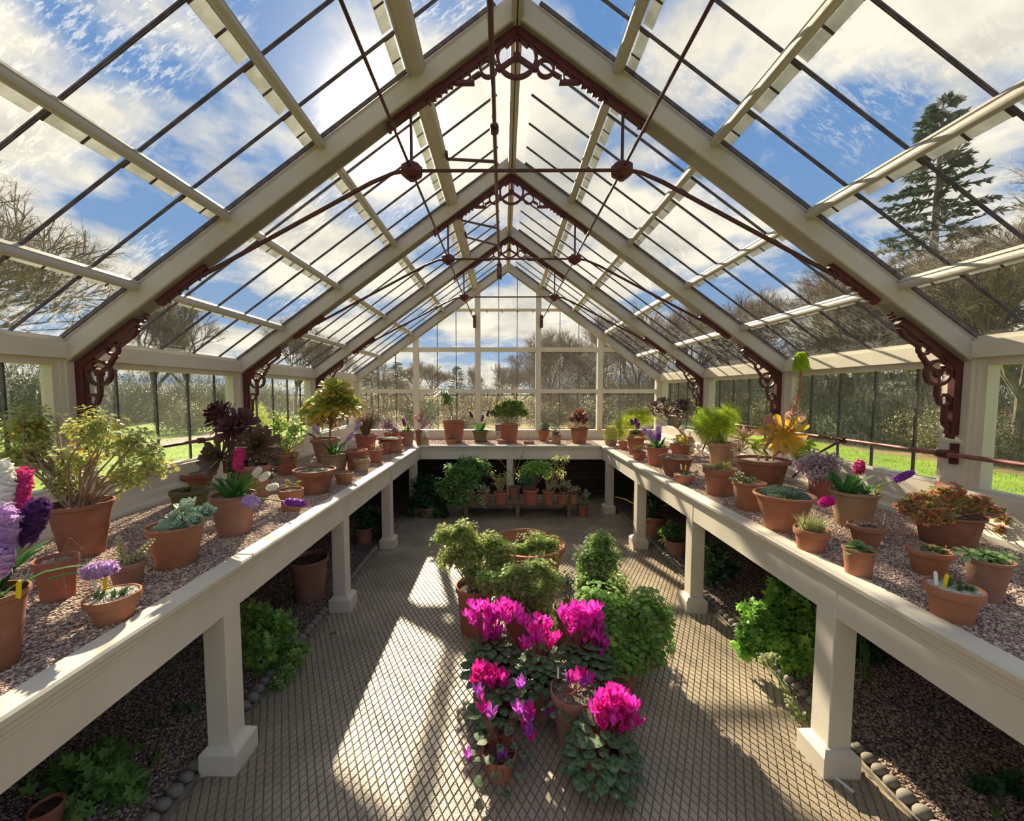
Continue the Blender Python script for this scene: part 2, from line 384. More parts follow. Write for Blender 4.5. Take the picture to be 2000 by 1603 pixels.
o = bpy.data.objects.new('diamond_tiles', me); COL.objects.link(o); o.parent = fl
# ground under the staging
for x0, x1 in ((X0-W+.04, -1.37), (1.65, X0+W-.04)):
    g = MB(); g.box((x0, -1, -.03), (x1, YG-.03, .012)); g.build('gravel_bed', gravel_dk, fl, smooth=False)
for x in (-1.307, 1.587):
    g = MB(); g.box((x-.006, -1, -.03), (x+.006, YG-.1, .018)); g.build('edging_strip', mat('edging_metal', (.12, .11, .10), (.3, .26, .2), rough=.6, scale=30), fl, smooth=False)
    g = MB(); g.box((x-(.062 if x < 0 else .0), -1, -.03), (x+(.0 if x < 0 else .062), YG-.1, .008)); g.build('edging_bed', sand, fl, smooth=False)
def pebbles(name, regions, size, count, mats, parent, z, seed, dens=None, label=None):
    r = np.random.RandomState(seed); base = np.array([(1,0,0),(0,1,0),(-1,0,0),(0,-1,0),(0,0,1),(0,0,-1)], float)
    tri = np.array([(0,1,4),(1,2,4),(2,3,4),(3,0,4),(1,0,5),(2,1,5),(3,2,5),(0,3,5)])
    P = []
    for (x0, x1, y0, y1, n) in regions:
        P.append(np.c_[r.uniform(x0, x1, n), r.uniform(y0, y1, n)])
    P = np.vstack(P); n = len(P)
    a = r.uniform(0, 2*PI, n); sx = size*r.uniform(.6, 1.4, n); sy = sx*r.uniform(.55, .95, n); sz = sx*r.uniform(.35, .6, n)
    lv = base[None]*np.stack([sx, sy, sz], 1)[:, None, :]; lv += r.uniform(-.15, .15, lv.shape)*size
    c, s_ = np.cos(a)[:, None], np.sin(a)[:, None]
    X = lv[..., 0]*c-lv[..., 1]*s_+P[:, :1]; Y = lv[..., 0]*s_+lv[..., 1]*c+P[:, 1:]; Z = lv[..., 2]+z+r.uniform(-.3, .6, n)[:, None]*size*.4
    co_ = np.stack([X, Y, Z], -1).reshape(-1, 3); fi = (tri[None]+6*np.arange(n)[:, None, None]).reshape(-1, 3)
    me = bpy.data.meshes.new(name); me.vertices.add(len(co_)); me.vertices.foreach_set('co', co_.ravel())
    me.loops.add(fi.size); me.loops.foreach_set('vertex_index', fi.ravel()); me.polygons.add(len(fi))
    me.polygons.foreach_set('loop_start', np.arange(0, fi.size, 3)); me.polygons.foreach_set('loop_total', np.full(len(fi), 3))
    for m_ in mats: me.materials.append(m_)
    me.polygons.foreach_set('material_index', np.repeat(r.randint(0, len(mats), n), 8)); me.polygons.foreach_set('use_smooth', np.ones(len(fi), bool))
    me.update(); me.validate(); o = bpy.data.objects.new(name, me); COL.objects.link(o); tag(o, label, 'gravel', kind='stuff')
    return o
GM = [mat('pebble_%s' % n_, c, rough=.8, spec=.25) for n_, c in (('pink', (.48, .34, .29)), ('brown', (.32, .22, .19)), ('buff', (.60, .47, .37)), ('dark', (.20, .14, .13)), ('rose', (.40, .28, .25)), ('pale', (.70, .59, .48)))]
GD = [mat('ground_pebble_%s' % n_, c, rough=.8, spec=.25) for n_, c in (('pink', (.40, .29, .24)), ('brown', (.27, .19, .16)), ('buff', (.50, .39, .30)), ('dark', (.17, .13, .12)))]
XL, XR = -1.25, 1.455
pebbles('bench_gravel', [(X0-W+.075, XL, .6, 2.6, 42000), (X0-W+.075, XL, 2.6, 4.6, 16000)], .0058, 0, GM, None, GZ+.002, 1, label='pinkish gravel spread over the staging with the aeonium tree')
pebbles('bench_gravel', [(XR, X0+W-.075, .9, 2.8, 36000), (XR, X0+W-.075, 2.8, 4.6, 16000)], .0058, 0, GM, None, GZ+.002, 2, label='pinkish gravel spread over the staging with the tall flowering aeonium')
pebbles('bench_gravel', [(X0-W+.075, XL, 4.6, 5.5, 2600), (XR, X0+W-.075, 4.6, 5.5, 2600), (-1.16, 1.38, 5.58, YG-.05, 9000)], .0065, 0, GM, None, GZ+.002, 3, label='pinkish gravel on the staging under the gable window')
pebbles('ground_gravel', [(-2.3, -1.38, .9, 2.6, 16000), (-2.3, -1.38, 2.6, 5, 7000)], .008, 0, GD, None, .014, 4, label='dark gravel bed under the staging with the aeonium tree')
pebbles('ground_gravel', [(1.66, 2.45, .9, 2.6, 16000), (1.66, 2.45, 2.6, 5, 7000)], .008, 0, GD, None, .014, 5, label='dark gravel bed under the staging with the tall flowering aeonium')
# rounded edging stones
stone_m = mat('grey_cobble', (.16, .15, .13), (.30, .27, .22), rough=.7, scale=25, bump=.2)
sr = random.Random(3); protos = []
for k in range(5):
    b = MB(); pf = [(0.0001, -.5)]+[(math.cos(a)*(1+sr.uniform(-.05, .05)), math.sin(a)) for a in (-1.1, -.7, -.3, .1, .5, .9, 1.25)]+[(0.0001, 1)]
    b.lathe(pf, 12); 
    me_o = b.build('edging_stone', stone_m); protos.append(me_o)
first = True; cnt = 0
for sd in (-1, 1):
    y = 1.32
    while y < 4.35:
        hid = False
        p = protos[cnt % 5]
        o = p if cnt < 5 else p.copy()
        if cnt >= 5: COL.objects.link(o)
        w = sr.uniform(.023, .029); x = (-1.345 if sd < 0 else 1.626)+sr.uniform(-.004, .004)
        o.location = (x, y, .024); o.scale = (w*1.25, w*.98, w*.95); o.rotation_euler = (sr.uniform(-.2, .2), sr.uniform(-.15, .15), sr.uniform(-.2, .2))
        if sd < 0: tag(o, 'small round grey edging stone in the row below the aeonium tree staging', 'stone', 'edging stones below the aeonium tree staging')
        else: tag(o, 'small round grey edging stone in the row below the tall flowering aeonium staging', 'stone', 'edging stones below the tall flowering aeonium staging')
        y += w*1.98+.004; cnt += 1

# ------------------------------------------------------------------ staging (benches)
LEGY = [.33, 1.575, 2.824, 4.016, 5.22]
def bench_leg(root, xi, y, sd):
    """xi: aisle side of the base, sd: side it extends to"""
    b = MB(); x0, x1 = xi+sd*.040, xi+sd*.138
    b.box((x0, y+.03, .10), (x1, y+.13, .86)); g = b.build('leg', paint_old if y > 2 else paint, root, smooth=False)
    g.modifiers.new('b', 'BEVEL').width = .003
    b = MB(); a = [(xi, y), (xi+sd*.138+sd*.02, y+.155)]
    zz = [(0, 0), (0, .095), (.022, .118), (.035, .122)]
    xa, xb_ = sorted((a[0][0], a[1][0])); ya, yb = a[0][1], a[1][1]; vs_ = []; fs = []
    for ins, z in zz: vs_ += [(xa+ins, ya+ins, z), (xb_-ins, ya+ins, z), (xb_-ins, yb-ins, z), (xa+ins, yb-ins, z)]
    for i in range(3):
        for e in range(4): fs.append((i*4+e, i*4+(e+1) % 4, i*4+4+(e+1) % 4, i*4+4+e))
    fs += [(3, 2, 1, 0), (12, 13, 14, 15)]; b.add(vs_, fs); b.build('leg_base', paint_old if y > 2 else paint, g, smooth=False)
def board_prof(d):   # (offset outwards from the board face, z), d=+1 pointing to the aisle
    return [(-.022, .70), (0, .70), (0, .822), (.006, .828), (.006, .838), (.012, .845), (.012, .858), (.022, .870), (.032, .876), (.034, .893), (.028, .901), (-.052, .901), (-.054, .885), (-.022, .880)]
for sd, nm, xf, lab, y1 in ((-1, 'left', -1.191, 'long cream painted plant staging bearing the aeonium tree and echeveria', 5.515), (1, 'right', 1.404, 'long cream painted plant staging bearing the tall flowering aeonium and red sedum', 5.515)):
    t = empty('plant_staging', (0, 0, 0), label=lab, cat='plant bench', group='cream plant staging')
    b = MB(); q = [(xf-sd*a, z) for a, z in board_prof(1)]
    b.prism(q[::-1] if sd < 0 else q[::-1][::-1], XE, ZE, V((0, -.6, 0)), V((0, y1+.6, 0))); b.build('front_board', paint, t, smooth=False)
    b = MB(); b.box((xf+sd*.02, -.6, .865), (X0+sd*(W-.07), y1+.02, GZ)); b.box((xf+sd*.02, -.6, .80), (X0+sd*(W-.07), y1+.02, .865)); b.build('gravel_tray', gravel, t, smooth=False)
    for y in LEGY: bench_leg(t, -1.1495 if sd < 0 else 1.3615, y, sd)
t = empty('plant_staging', (0, 0, 0), label='short cream painted plant staging below the gable window bearing the jade plant', cat='plant bench', group='cream plant staging')
b = MB(); q = [(5.519-a, z) for a, z in board_prof(1)]
b.prism(q, YE, ZE, V((-1.188, 0, 0)), V((2.59, 0, 0))); b.build('front_board', paint, t, smooth=False)
b = MB(); b.box((-1.17, 5.54, .80), (1.385, YG-.04, GZ)); b.box((X0-W+.06, 5.536, .80), (-1.172, YG-.04, GZ)); b.box((1.387, 5.536, .80), (X0+W-.06, YG-.04, GZ)); b.build('gravel_tray', gravel, t, smooth=False)
b = MB(); b.box((.045, 5.53, 0), (.14, 5.62, .86)); b.build('leg', paint, t, smooth=False)

# ------------------------------------------------------------------ ironwork
JT = [0]
def bar2(b, o, ax, ay, p, q, w, t, az):
    JT[0] = (JT[0]+1) % 17; t = t+JT[0]*.00023
    p, q = V((p[0], p[1])), V((q[0], q[1])); d = (q-p).normalized(); n = V((-d.y, d.x))*w/2
    b.prism([(p+n)[:], (p-n)[:], (q-n)[:], (q+n)[:]], ax, ay, o-az*t/2, az*t)
def eave_bracket(y, sd, label):
    r = empty('eave_bracket', (X0+sd*W, y, ZC), label=label, cat='bracket', group='red iron eave brackets')
    ax, ay, az = V((-sd, 0, 0)), V((0, 0, -1)), V((0, 1, 0)); o = V((0, 0, 0))   # ax inward, ay down
    b = MB(); T = .022
    R = lambda c, Ro, w, t=T: b.ring(V((0, 0, 0))+ax*c[0]+ay*c[1], ax, ay, az, Ro, Ro-w, t-.0007-Ro*.01)
    B = lambda p, q, w, t=T: bar2(b, o, ax, ay, p, q, w, t, az)
    su = V((CO, -SI))      # up the rafter
    B((.022, -.002), (.022, .40), .044, .03); B((.012+.0, .02), (.012+su.x*.42, .02+su.y*.42), .040, .03)
    B((.04, .03), (.09, .0), .05)
    B((.022, .385), (.034, .42), .03); B((.035, .36), (.055, .395), .016)
    R((.122, .058), .075, .017); R((.122, .058), .022, .02); R((.078, .208), .037, .014); R((.207, -.073), .037, .014)
    for a in (math.radians(88), math.radians(212), math.radians(-32)):
        B((.122, .058), (.122+.068*math.cos(a), .058+.068*math.sin(a)), .016)
    B((.122, .125), (.118, .19), .016); B((.118, .185), (.098, .225), .014)
    B((.222, -.042), (.19, .0), .016); B((.19, 0), (.172, .03), .016)
    B((.072, .24), (.072, .335), .014); B((.072, .335), (.045, .36), .018)
    p0 = V((.235, -.085)); p1 = p0+su*.10; B(p0[:], p1[:], .014); B(p1[:], (p1+V((.03, -.045)))[:], .02)
    for e in range(3): B((.37+e*.012, -.235-e*.016), (.385+e*.012, -.225-e*.016), .012)
    b.build('casting', iron, r, smooth=False)
def apex_bracket(y, label):
    r = empty('apex_bracket', (X0, y, ZA), label=label, cat='bracket', group='red iron apex brackets')
    ax, ay, az = V((1, 0, 0)), V((0, 0, -1)), V((0, 1, 0)); o = V((0, 0, 0)); b = MB(); T = .022
    R = lambda c, Ro, w, t=T: b.ring(ax*c[0]+ay*c[1], ax, ay, az, Ro, Ro-w, t-.0007-Ro*.01, 32)
    B = lambda p, q, w, t=T: bar2(b, o, ax, ay, p, q, w, t, az)
    R((0, .155), .112, .018); R((0, .155), .022, .022)
    B((0, .05), (0, .155), .018)
    for sd in (-1, 1):
        B((0, .022), (sd*.47, .022+.47*TAN), .040, .03); B((0, .155), (sd*.092, .215), .018); B((sd*.07, .09), (sd*.02, .045), .05)
        R((sd*.152, .213), .050, .013); R((sd*.270, .258), .028, .009)
        B((sd*.09, .21), (sd*.105, .215), .03); B((sd*.205, .20), (sd*.26, .205), .012); B((sd*.195, .24), (sd*.235, .262), .014); B((sd*.225, .285), (sd*.33, .285), .018)
        B((sd*.30, .255), (sd*.35, .29), .012)
        for e, x in enumerate((.345, .375, .405, .435, .462)):
            B((sd*x, .05+x*TAN-.02), (sd*(x+.004), .05+x*TAN+.012-.001*e), .018)
    b.build('casting', iron, r, smooth=False)
names3 = ['on the first complete truss', 'on the middle truss', 'on the truss closest to the gable']
for k, y in enumerate(TT[2:5]):
    apex_bracket(y, ['largest looking openwork red iron bracket under the ridge', 'second openwork red iron bracket under the ridge, between the other two', 'smallest looking openwork red iron bracket under the ridge, closest to the gable'][k])
    for sd in (-1, 1):
        eave_bracket(y, sd, 'red openwork iron eave bracket '+(('beside the big yellowish geranium shrub', 'behind the dark purple aeonium', 'behind the green aeonium tree')[k] if sd < 0 else ('above the pipe clamp and red sedum', 'beside the tall aeonium flower spike', 'behind the feathery asparagus fern')[k]))
NX, NZ = .566, 2.842
def tie_set(y, label):
    t = empty('tie_rod_set', (X0, y, 0), label=label, cat='tie rod', group='iron tie rod sets')
    for sd in (-1, 1):
        n = V((sd*NX, 0, NZ)); b = MB()
        b.lathe([(.001, -.040), (.03, -.040), (.045, -.030), (.058, -.018), (.058, .018), (.045, .030), (.03, .038), (.001, .038)], 10, n); b.lathe([(.001, -.052), (.018, -.052), (.018, -.04)], 6, n)
        b.build('hub', iron, t, smooth=False)
        zt = zs(X0+sd*NX)-.015
        b = MB(); b.tube([n+V((0, 0, .03)), (sd*NX, 0, zt)], .0085, 8); b.build('hanger_rod', rod_iron, t)
        b = MB(); bar2(b, V((0, 0, 0)), XE, ZE, (sd*(NX-.16), ZA-TAN*(NX-.16)-.016), (sd*(NX+.12), ZA-TAN*(NX+.12)-.016), .03, .04, YE)
        for e in (-.155, -.12, .09, .115): bar2(b, V((0, 0, 0)), XE, ZE, (sd*(NX+e), ZA-TAN*(NX+e)-.01), (sd*(NX+e), ZA-TAN*(NX+e)-.045), .018, .03, YE)
        b.build('rafter_plate', iron, t, smooth=False)
        xe = 1.80; ze = ZA-TAN*xe-.03
        b = MB(); b.tube([n+V((sd*.03, 0, .0)), n+V((sd*.10, 0, -.012)), n+V((sd*.22, 0, -.062)), (sd*xe, 0, ze), (sd*(xe+.12), 0, ze-.09)], [.010, .010, .011, .011, .013], 8); b.build('sloping_tie', rod_iron, t)
        b = MB(); u0, u1 = xe-.10, xe+.17
        bar2(b, V((0, 0, 0)), XE, ZE, (sd*u0, ZA-TAN*u0-.018), (sd*u1, ZA-TAN*u1-.018), .034, .03, YE)
        for e in (.02, .05, .12, .16, .22): bar2(b, V((0, 0, 0)), XE, ZE, (sd*(u0+e), ZA-TAN*(u0+e)-.02), (sd*(u0+e), ZA-TAN*(u0+e)-.052), .016, .025, YE)
        b.build('tie_anchor', iron, t, smooth=False)
    b = MB(); b.tube([(-NX+.05, 0, NZ), (NX-.05, 0, NZ)], .009, 8); b.build('horizontal_tie', rod_iron, t)
for k, y in enumerate(TT[2:5]): tie_set(y, ['iron tie rods and round hubs of the truss silhouetted against the sun', 'iron tie rods and round hubs on the middle truss', 'iron tie rods and round hubs closest to the gable'][k])
for sd, lab in ((-1, 'long thin iron rod through the hubs on the sun side, running to the gable'), (1, 'long thin iron rod through the hubs on the blue sky side, running to the gable')):
    t = empty('bracing_rod', (X0+sd*NX, 0, NZ), label=lab, cat='rod', group='long bracing rods')
    b = MB()
    b.tube([(0, -.6, 0), (0, TT[4], 0), (-sd*.03, YG-.06, -.05)], .0075, 8); b.build('rod', rod_iron, t)
    b = MB(); b.box((-sd*.03-.022, YG-.06, -.16), (-sd*.03+.022, YG-.026, .04)); b.build('wall_plate', iron, t, smooth=False)
# ventilator shaft near the ridge
t = empty('ventilator_shaft', (0, 0, 0), label='long dark red winding shaft of the ridge ventilators, ending in a block at the gable', cat='shaft')
SZ = 3.07
b = MB(); b.tube([V((-.05, -.6, SZ)), V((-.05, 4.93, SZ))], .012, 8); b.build('shaft', rod_iron, t)
b = MB(); b.box((-.082, 4.86, SZ-.03), (-.022, 4.92, SZ+.14)); b.build('gear_block', iron, t, smooth=False)
for y in (2.2, 4.45):
    b = MB(); b.tube([(-.05, y-.02, SZ), (-.05, y+.02, SZ)], .024, 10); b.build('collar', iron, t)
for y in (2.5, 3.48, 3.88):
    p = V((X0-.465, y+.34, zs(X0-.465)+.07)); b = MB(); b.tube([p+V((-.01, .0, .02)), p+V((.0, 0, -.03)), (-.05, y, SZ)], [.016, .010, .010], 6); b.build('lever_arm', rod_iron, t)
# heating / tie pipes along the side walls
for sd, z, lab in ((-1, 1.285, 'rusty red pipe running along the side window behind the geranium shrub'), (1, 1.31, 'rusty red pipe running along the side window behind the red sedum')):
    xw = X0+sd*(W-.07)
    t = empty('wall_pipe', (xw, 0, z), label=lab, cat='pipe', group='pipes along the side windows')
    b = MB(); b.tube([(0, -.6, 0), (0, YG-.35, 0)], .0125, 12); b.build('pipe', pipe_m, t)
    for y in TT[1:5]:
        b = MB(); b.box((sd*.048, y-.024, -.058), (sd*.069, y+.006, .058)); b.tube([(0, y-.03, 0), (0, y+.012, 0)], .024, 12); b.box((sd*.0, y-.025, -.02), (sd*.06, y+.008, .02)); b.build('wall_clamp', iron, t)
    for y in (2.82, 4.25) if sd > 0 else (2.95, 4.3):
        b = MB(); b.tube([(0, y-.022, 0), (0, y+.022, 0)], .022, 10); b.tube([(0, y, 0), (-sd*.20, y+.02, -.13), (-sd*.12, y+.3, -.34)], .009, 6); b.build('support_arm', iron, t)
# ================================================================== plants
TC = lambda n, a, b_, **k: mat(n, a, b_, rough=.75, scale=6, bump=.15, bscale=60, spec=.25, **k)
terra = TC('terracotta', (.275, .12, .075), (.355, .175, .115), c3=(.25, .10, .062))
terra_red = TC('red_terracotta', (.29, .10, .065), (.37, .15, .10))
terra_or = TC('orange_terracotta', (.335, .132, .072), (.41, .19, .11))
terra_br = TC('brown_terracotta', (.26, .13, .09), (.36, .20, .14))
terra_pale = TC('limed_terracotta', (.36, .22, .13), (.44, .32, .21), c3=(.30, .20, .12))
terra_moss = TC('mossy_terracotta', (.16, .12, .06), (.26, .16, .10), c3=(.12, .13, .05))
soil = mat('potting_soil', (.045, .03, .022), (.12, .085, .06), rough=.95, scale=60, bump=.8, bscale=150)
grit = mat('grey_grit', (.40, .34, .28), (.20, .16, .13), rough=.9, scale=160, bump=.8, bscale=220)
white_grit = mat('white_grit', (.75, .70, .60), (.45, .40, .33), rough=.9, scale=150, bump=.9, bscale=200)
bark = mat('plant_bark', (.20, .13, .08), (.34, .24, .16), rough=.85, scale=40, bump=.3)
stem_g = leafmat('green_stem', (.13, .24, .05), (.22, .33, .09), trans=.15)
stem_r = leafmat('crimson_stem', (.22, .05, .05), (.35, .12, .08), trans=.15)
L_strap = leafmat('strap_leaf', (.035, .13, .03), (.10, .27, .05), spec=.4)
L_ger = leafmat('geranium_leaf', (.34, .43, .14), (.56, .62, .28), trans=.55, scale=14)
L_ger2 = leafmat('yellow_green_leaf', (.38, .42, .10), (.58, .56, .22), trans=.5, scale=12)
L_bright = leafmat('bright_lobed_leaf', (.22, .42, .10), (.38, .58, .19), trans=.5, scale=12)
L_yel = leafmat('yellowing_leaf', (.50, .38, .05), (.62, .42, .10), trans=.5)
L_fern = leafmat('asparagus_green', (.34, .50, .04), (.55, .68, .08), trans=.55)
L_fern2 = leafmat('asparagus_yellow', (.48, .56, .04), (.62, .62, .10), trans=.55)
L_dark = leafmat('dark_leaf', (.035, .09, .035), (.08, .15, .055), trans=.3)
L_ivy = leafmat('ivy_leaf', (.13, .29, .06), (.22, .42, .10), trans=.4, spec=.4, scale=5)
L_ivyb = leafmat('bright_ivy_leaf', (.24, .50, .06), (.40, .66, .13), trans=.5, spec=.4, scale=5)
L_grey = leafmat('grey_green_leaf', (.16, .24, .15), (.30, .38, .27), trans=.2)
L_ech = leafmat('echeveria_leaf', (.32, .47, .35), (.54, .66, .52), trans=.18, scale=20)
L_aeo = leafmat('aeonium_green', (.30, .36, .06), (.46, .50, .13), trans=.45)
L_aeoy = leafmat('aeonium_amber', (.56, .46, .06), (.58, .38, .10), trans=.5)
L_purp = leafmat('aeonium_purple', (.09, .025, .04), (.17, .06, .07), trans=.25, spec=.5)
L_bronze = leafmat('aeonium_bronze', (.12, .08, .05), (.20, .13, .08), trans=.3, spec=.5)
L_pink = leafmat('aeonium_pink_leaf', (.46, .23, .19), (.58, .38, .30), trans=.35)
L_red = leafmat('red_rosette_leaf', (.24, .05, .05), (.36, .11, .09), trans=.3)
L_sedr = leafmat('sedum_red', (.66, .20, .13), (.72, .36, .22), trans=.35, scale=30)
L_sedg = leafmat('sedum_olive', (.30, .34, .07), (.44, .45, .13), trans=.35, scale=30)
L_sedy = leafmat('sedum_yellow', (.50, .52, .12), (.62, .60, .22), trans=.4, scale=30)
L_sedp = leafmat('sedum_mauve', (.46, .34, .40), (.64, .52, .56), trans=.3, scale=30)
L_pale = leafmat('pale_succulent', (.48, .46, .24), (.60, .56, .34), trans=.35, scale=30)
L_cyc = leafmat('cyclamen_leaf', (.035, .10, .035), (.20, .28, .16), trans=.25, scale=60)
L_prim = leafmat('primula_leaf', (.16, .28, .10), (.32, .42, .20), trans=.35)
L_var = leafmat('variegated_leaf', (.18, .22, .09), (.62, .60, .42), trans=.3, scale=70)
L_straw = leafmat('dry_straw', (.36, .27, .13), (.50, .40, .22), trans=.3)
L_brown = leafmat('dry_brown', (.25, .13, .06), (.36, .20, .10), trans=.3)
L_wool = leafmat('white_wool', (.70, .70, .62), (.80, .80, .72), trans=.4)
def petal(n, c, c2, t=.45): return leafmat(n, c, c2, trans=t, scale=30, spec=.2)
P_lil = petal('lilac_petal', (.55, .32, .72), (.72, .50, .82)); P_mag = petal('magenta_petal', (.62, .03, .20), (.75, .08, .32))
P_pur = petal('violet_petal', (.22, .04, .38), (.38, .08, .52)); P_dark = petal('dark_purple_petal', (.07, .02, .12), (.14, .04, .2))
P_wht = petal('white_petal', (.85, .85, .78), (.92, .92, .85)); P_hot = petal('hot_pink_petal', (.88, .035, .58), (.92, .12, .72), .5)
P_fuc = petal('fuchsia_petal', (.80, .015, .34), (.86, .05, .46), .5); P_cyv = petal('cyclamen_violet', (.55, .09, .62), (.66, .16, .74), .5)
P_yel = petal('yellow_petal', (.85, .60, .03), (.9, .7, .08)); P_coral = petal('coral_petal', (.8, .22, .16), (.85, .35, .25))
tag_w = mat('white_label', (.78, .78, .74), rough=.5); tag_y = mat('yellow_label', (.90, .66, .01), rough=.5)
fl_in = mat('cactus_body', (.38, .40, .08), (.50, .50, .12), rough=.6, scale=10); spine = mat('cactus_spine', (.88, .80, .32), rough=.6)

def lobed(n, deep, rnd_=0, y0=-.0):
    """outline of a palmate leaf with n lobes, base at origin, tip at y~1"""
    pts = []
    k = n*2
    for i in range(k+1):
        a = -2.5+5.0*i/k; r = .5*(1 if i % 2 else 1-deep)
        if i in (0, k): r = .30
        pts.append((math.sin(a)*r, .48+math.cos(a)*r))
    return [(0, .12)]+pts[::-1][0:0]+pts
O_GER = lobed(7, .52); O_BR = lobed(7, .22); O_IVY = [(0, 0), (-.22, -.12), (-.45, .12), (-.22, .32), (-.5, .62), (-.16, .62), (0, 1.05), (.16, .62), (.5, .62), (.22, .32), (.45, .12), (.22, -.12)]
O_HEART = [(0, .10), (-.14, -.04), (-.36, .02), (-.5, .26), (-.46, .55), (-.26, .82), (0, 1), (.26, .82), (.46, .55), (.5, .26), (.36, .02), (.14, -.04)]
O_RND = [(.0, 0), (-.32, .14), (-.46, .45), (-.3, .82), (0, .98), (.3, .82), (.46, .45), (.32, .14)]
PF_STRAP = ((0, .7), (.25, .95), (.6, 1), (.85, .8), (.96, .45), (1, .1)); PF_SPAT = ((0, .22), (.3, .38), (.6, .78), (.82, 1), (.94, .75), (1, .12)); PF_LIN = ((0, .6), (.5, 1), (1, .05))
PF_SUC = ((0, .45), (.35, .9), (.65, 1), (.87, .68), (1, .08))

def rv(R, s=1.0):
    while True:
        v = V((R.uniform(-1, 1), R.uniform(-1, 1), R.uniform(-1, 1)))
        if 1e-3 < v.length_squared <= 1: return v*s

class Plant:
    """one potted plant: an Empty at the pot's foot with pot, soil, foliage and flower parts"""
    def __init__(s, name, label, cat, u, v, w, h, z=GZ, seed=1, group=None, depth=None, pot=None, base=.66, d=None, rimh=.16, fill=None, grit_top=False, style='round', n=32, wob=0):
        s.R = random.Random(seed)
        p = at_z(u, v, z); dirn = V((p.x, p.y, 0)); dist = dirn.length; dirn.normalize()
        st = math.sqrt(1+(p.x/p.y)**2)
        s.s = p.y/F; r = w*s.s/2/(st*.5+.5*st); 
        p = p+dirn*(r*base); s.s = p.y/F; r = w*s.s/2/st; hh = h*s.s*1.0
        s.r, s.h = r, hh; s.p = V((p.x, p.y, z)); s.z = z
        s.root = empty(name, s.p, label=label, cat=cat, group=group)
        if pot:
            b = MB(); t = max(.006, r*.075); rb = r*base; ch = hh*rimh
            if style == 'bell': prof = [(.001, 0), (rb*.96, 0), (rb, hh*.03), (rb+(r-rb)*.30, hh*.4), (rb+(r-rb)*.62, hh*.78), (r*.90, hh*.90), (r*.985, hh*.93), (r, hh*.97), (r*.985, hh)]
            elif style == 'plain': prof = [(.001, 0), (rb*.97, 0), (rb, hh*.02), (rb+(r*.97-rb)*.96, hh*.93), (r, hh*.945), (r, hh*.99), (r*.99, hh)]
            else: prof = [(.001, 0), (rb*.97, 0), (rb, hh*.02), (rb+(r*.93-rb)*(1-rimh), hh-ch), (r*.985, hh-ch*.92), (r, hh-ch*.8), (r, hh*.985), (r*.985, hh)]
            prof += [(r-t, hh), (r-t*1.1, hh*.97), (r-t*1.5-(r-rb)*.25, hh*.75), (.001, hh*.74)]
            b.lathe(prof, n); o = b.build('pot', pot, s.root)
            fz = hh*(fill or .9); b = MB(); rr = r-t*1.25
            k = 24; vs_ = [(0, 0, fz+.004)]; fs = []
            for q, f_ in ((1, .5), (2, 1.0)):
                for j in range(k): a = 2*PI*j/k; vs_.append((rr*f_*math.cos(a), rr*f_*math.sin(a), fz+s.R.uniform(-.0015, .003)+(0 if q == 2 else .003)))
            for j in range(k): q = (j+1) % k; fs += [(0, 1+j, 1+q), (1+j, 1+k+j, 1+k+q, 1+q)]
            b.add(vs_, fs); b.build('soil' if not grit_top else 'grit', grit_top or soil, s.root); s.top = fz
            if grit_top:
                b = MB()
                for i in range(120):
                    a = s.R.uniform(0, 2*PI); q = rr*math.sqrt(s.R.random())*.97; e = s.R.uniform(.0018, .0034); c = V((q*math.cos(a), q*math.sin(a), fz+.003))
                    b.add([c+V((e, 0, 0)), c+V((0, e, 0)), c+V((-e, 0, 0)), c+V((0, -e, 0)), c+V((0, 0, e)), c-V((0, 0, e))], [(0,1,4),(1,2,4),(2,3,4),(3,0,4),(1,0,5),(2,1,5),(3,2,5),(0,3,5)])
                b.build('grit_chips', grit_top, s.root)
        else: s.top = hh*.9
        s.C = V((0, 0, s.top))
    def px(s, u, v, dy=0): # local point seen at pixel u, v at the plant's depth
        return at_y(u, v, s.p.y+dy)-s.p
    def part(s, b, name, mats, **k): return b.build(name, mats, s.root, **k) if b.v else None
    def label(s, kind='w', u=None, v=None, hgt=.045, lean=.1, wd=.011):
        p = s.px(u, v) if u else V((s.r*.3, -s.r*.3, s.top))
        p.z = max(p.z, s.top-.005); b = MB(); d = V((lean, 0, 1)).normalized(); x = V((1, 0, -lean)).normalized()*wd/2; y = V((0, .0012, 0)); h = d*hgt
        o = [(-1, 0), (1, 0), (1, .85), (.6, .97), (0, 1), (-.6, .97), (-1, .85)]
        b.prism([(a, c) for a, c in o], x, h, p-y, y*2); s.part(b, 'plant_label', tag_w if kind == 'w' else tag_y, label='white plant label' if kind == 'w' else 'yellow plant label')

def rosette(b, R, c, nrm, rad, n=45, prof=PF_SPAT, wr=.42, m=(0,), inner=.25, cup=.9, flat=.12, thick=0, curl=.25, fold=.12, back=0, jit=.06):
    nrm = V(nrm).normalized(); a = nrm.orthogonal().normalized(); e = nrm.cross(a)
    for i in range(n):
        t = (i+.6)/n; an = i*GA+R.uniform(-jit, jit); el = (PI/2*cup)*(1-t)**1.1+flat*PI/2-back*t*t
        d = (a*math.cos(an)+e*math.sin(an))*math.cos(el)+nrm*math.sin(el)
        Ln = rad*(.22+.78*t**.8)*R.uniform(.93, 1.05); mm = m[0] if (t < inner or len(m) == 1) else m[min(len(m)-1, 1+int((t-inner)/(1-inner)*(len(m)-1)*.999))]
        b.leaf(c+nrm*(rad*.10*(1-t)), d, nrm, Ln, Ln*wr*(1.0 if t > .3 else .85), prof, curl=curl, fold=fold, m=mm, thick=thick)

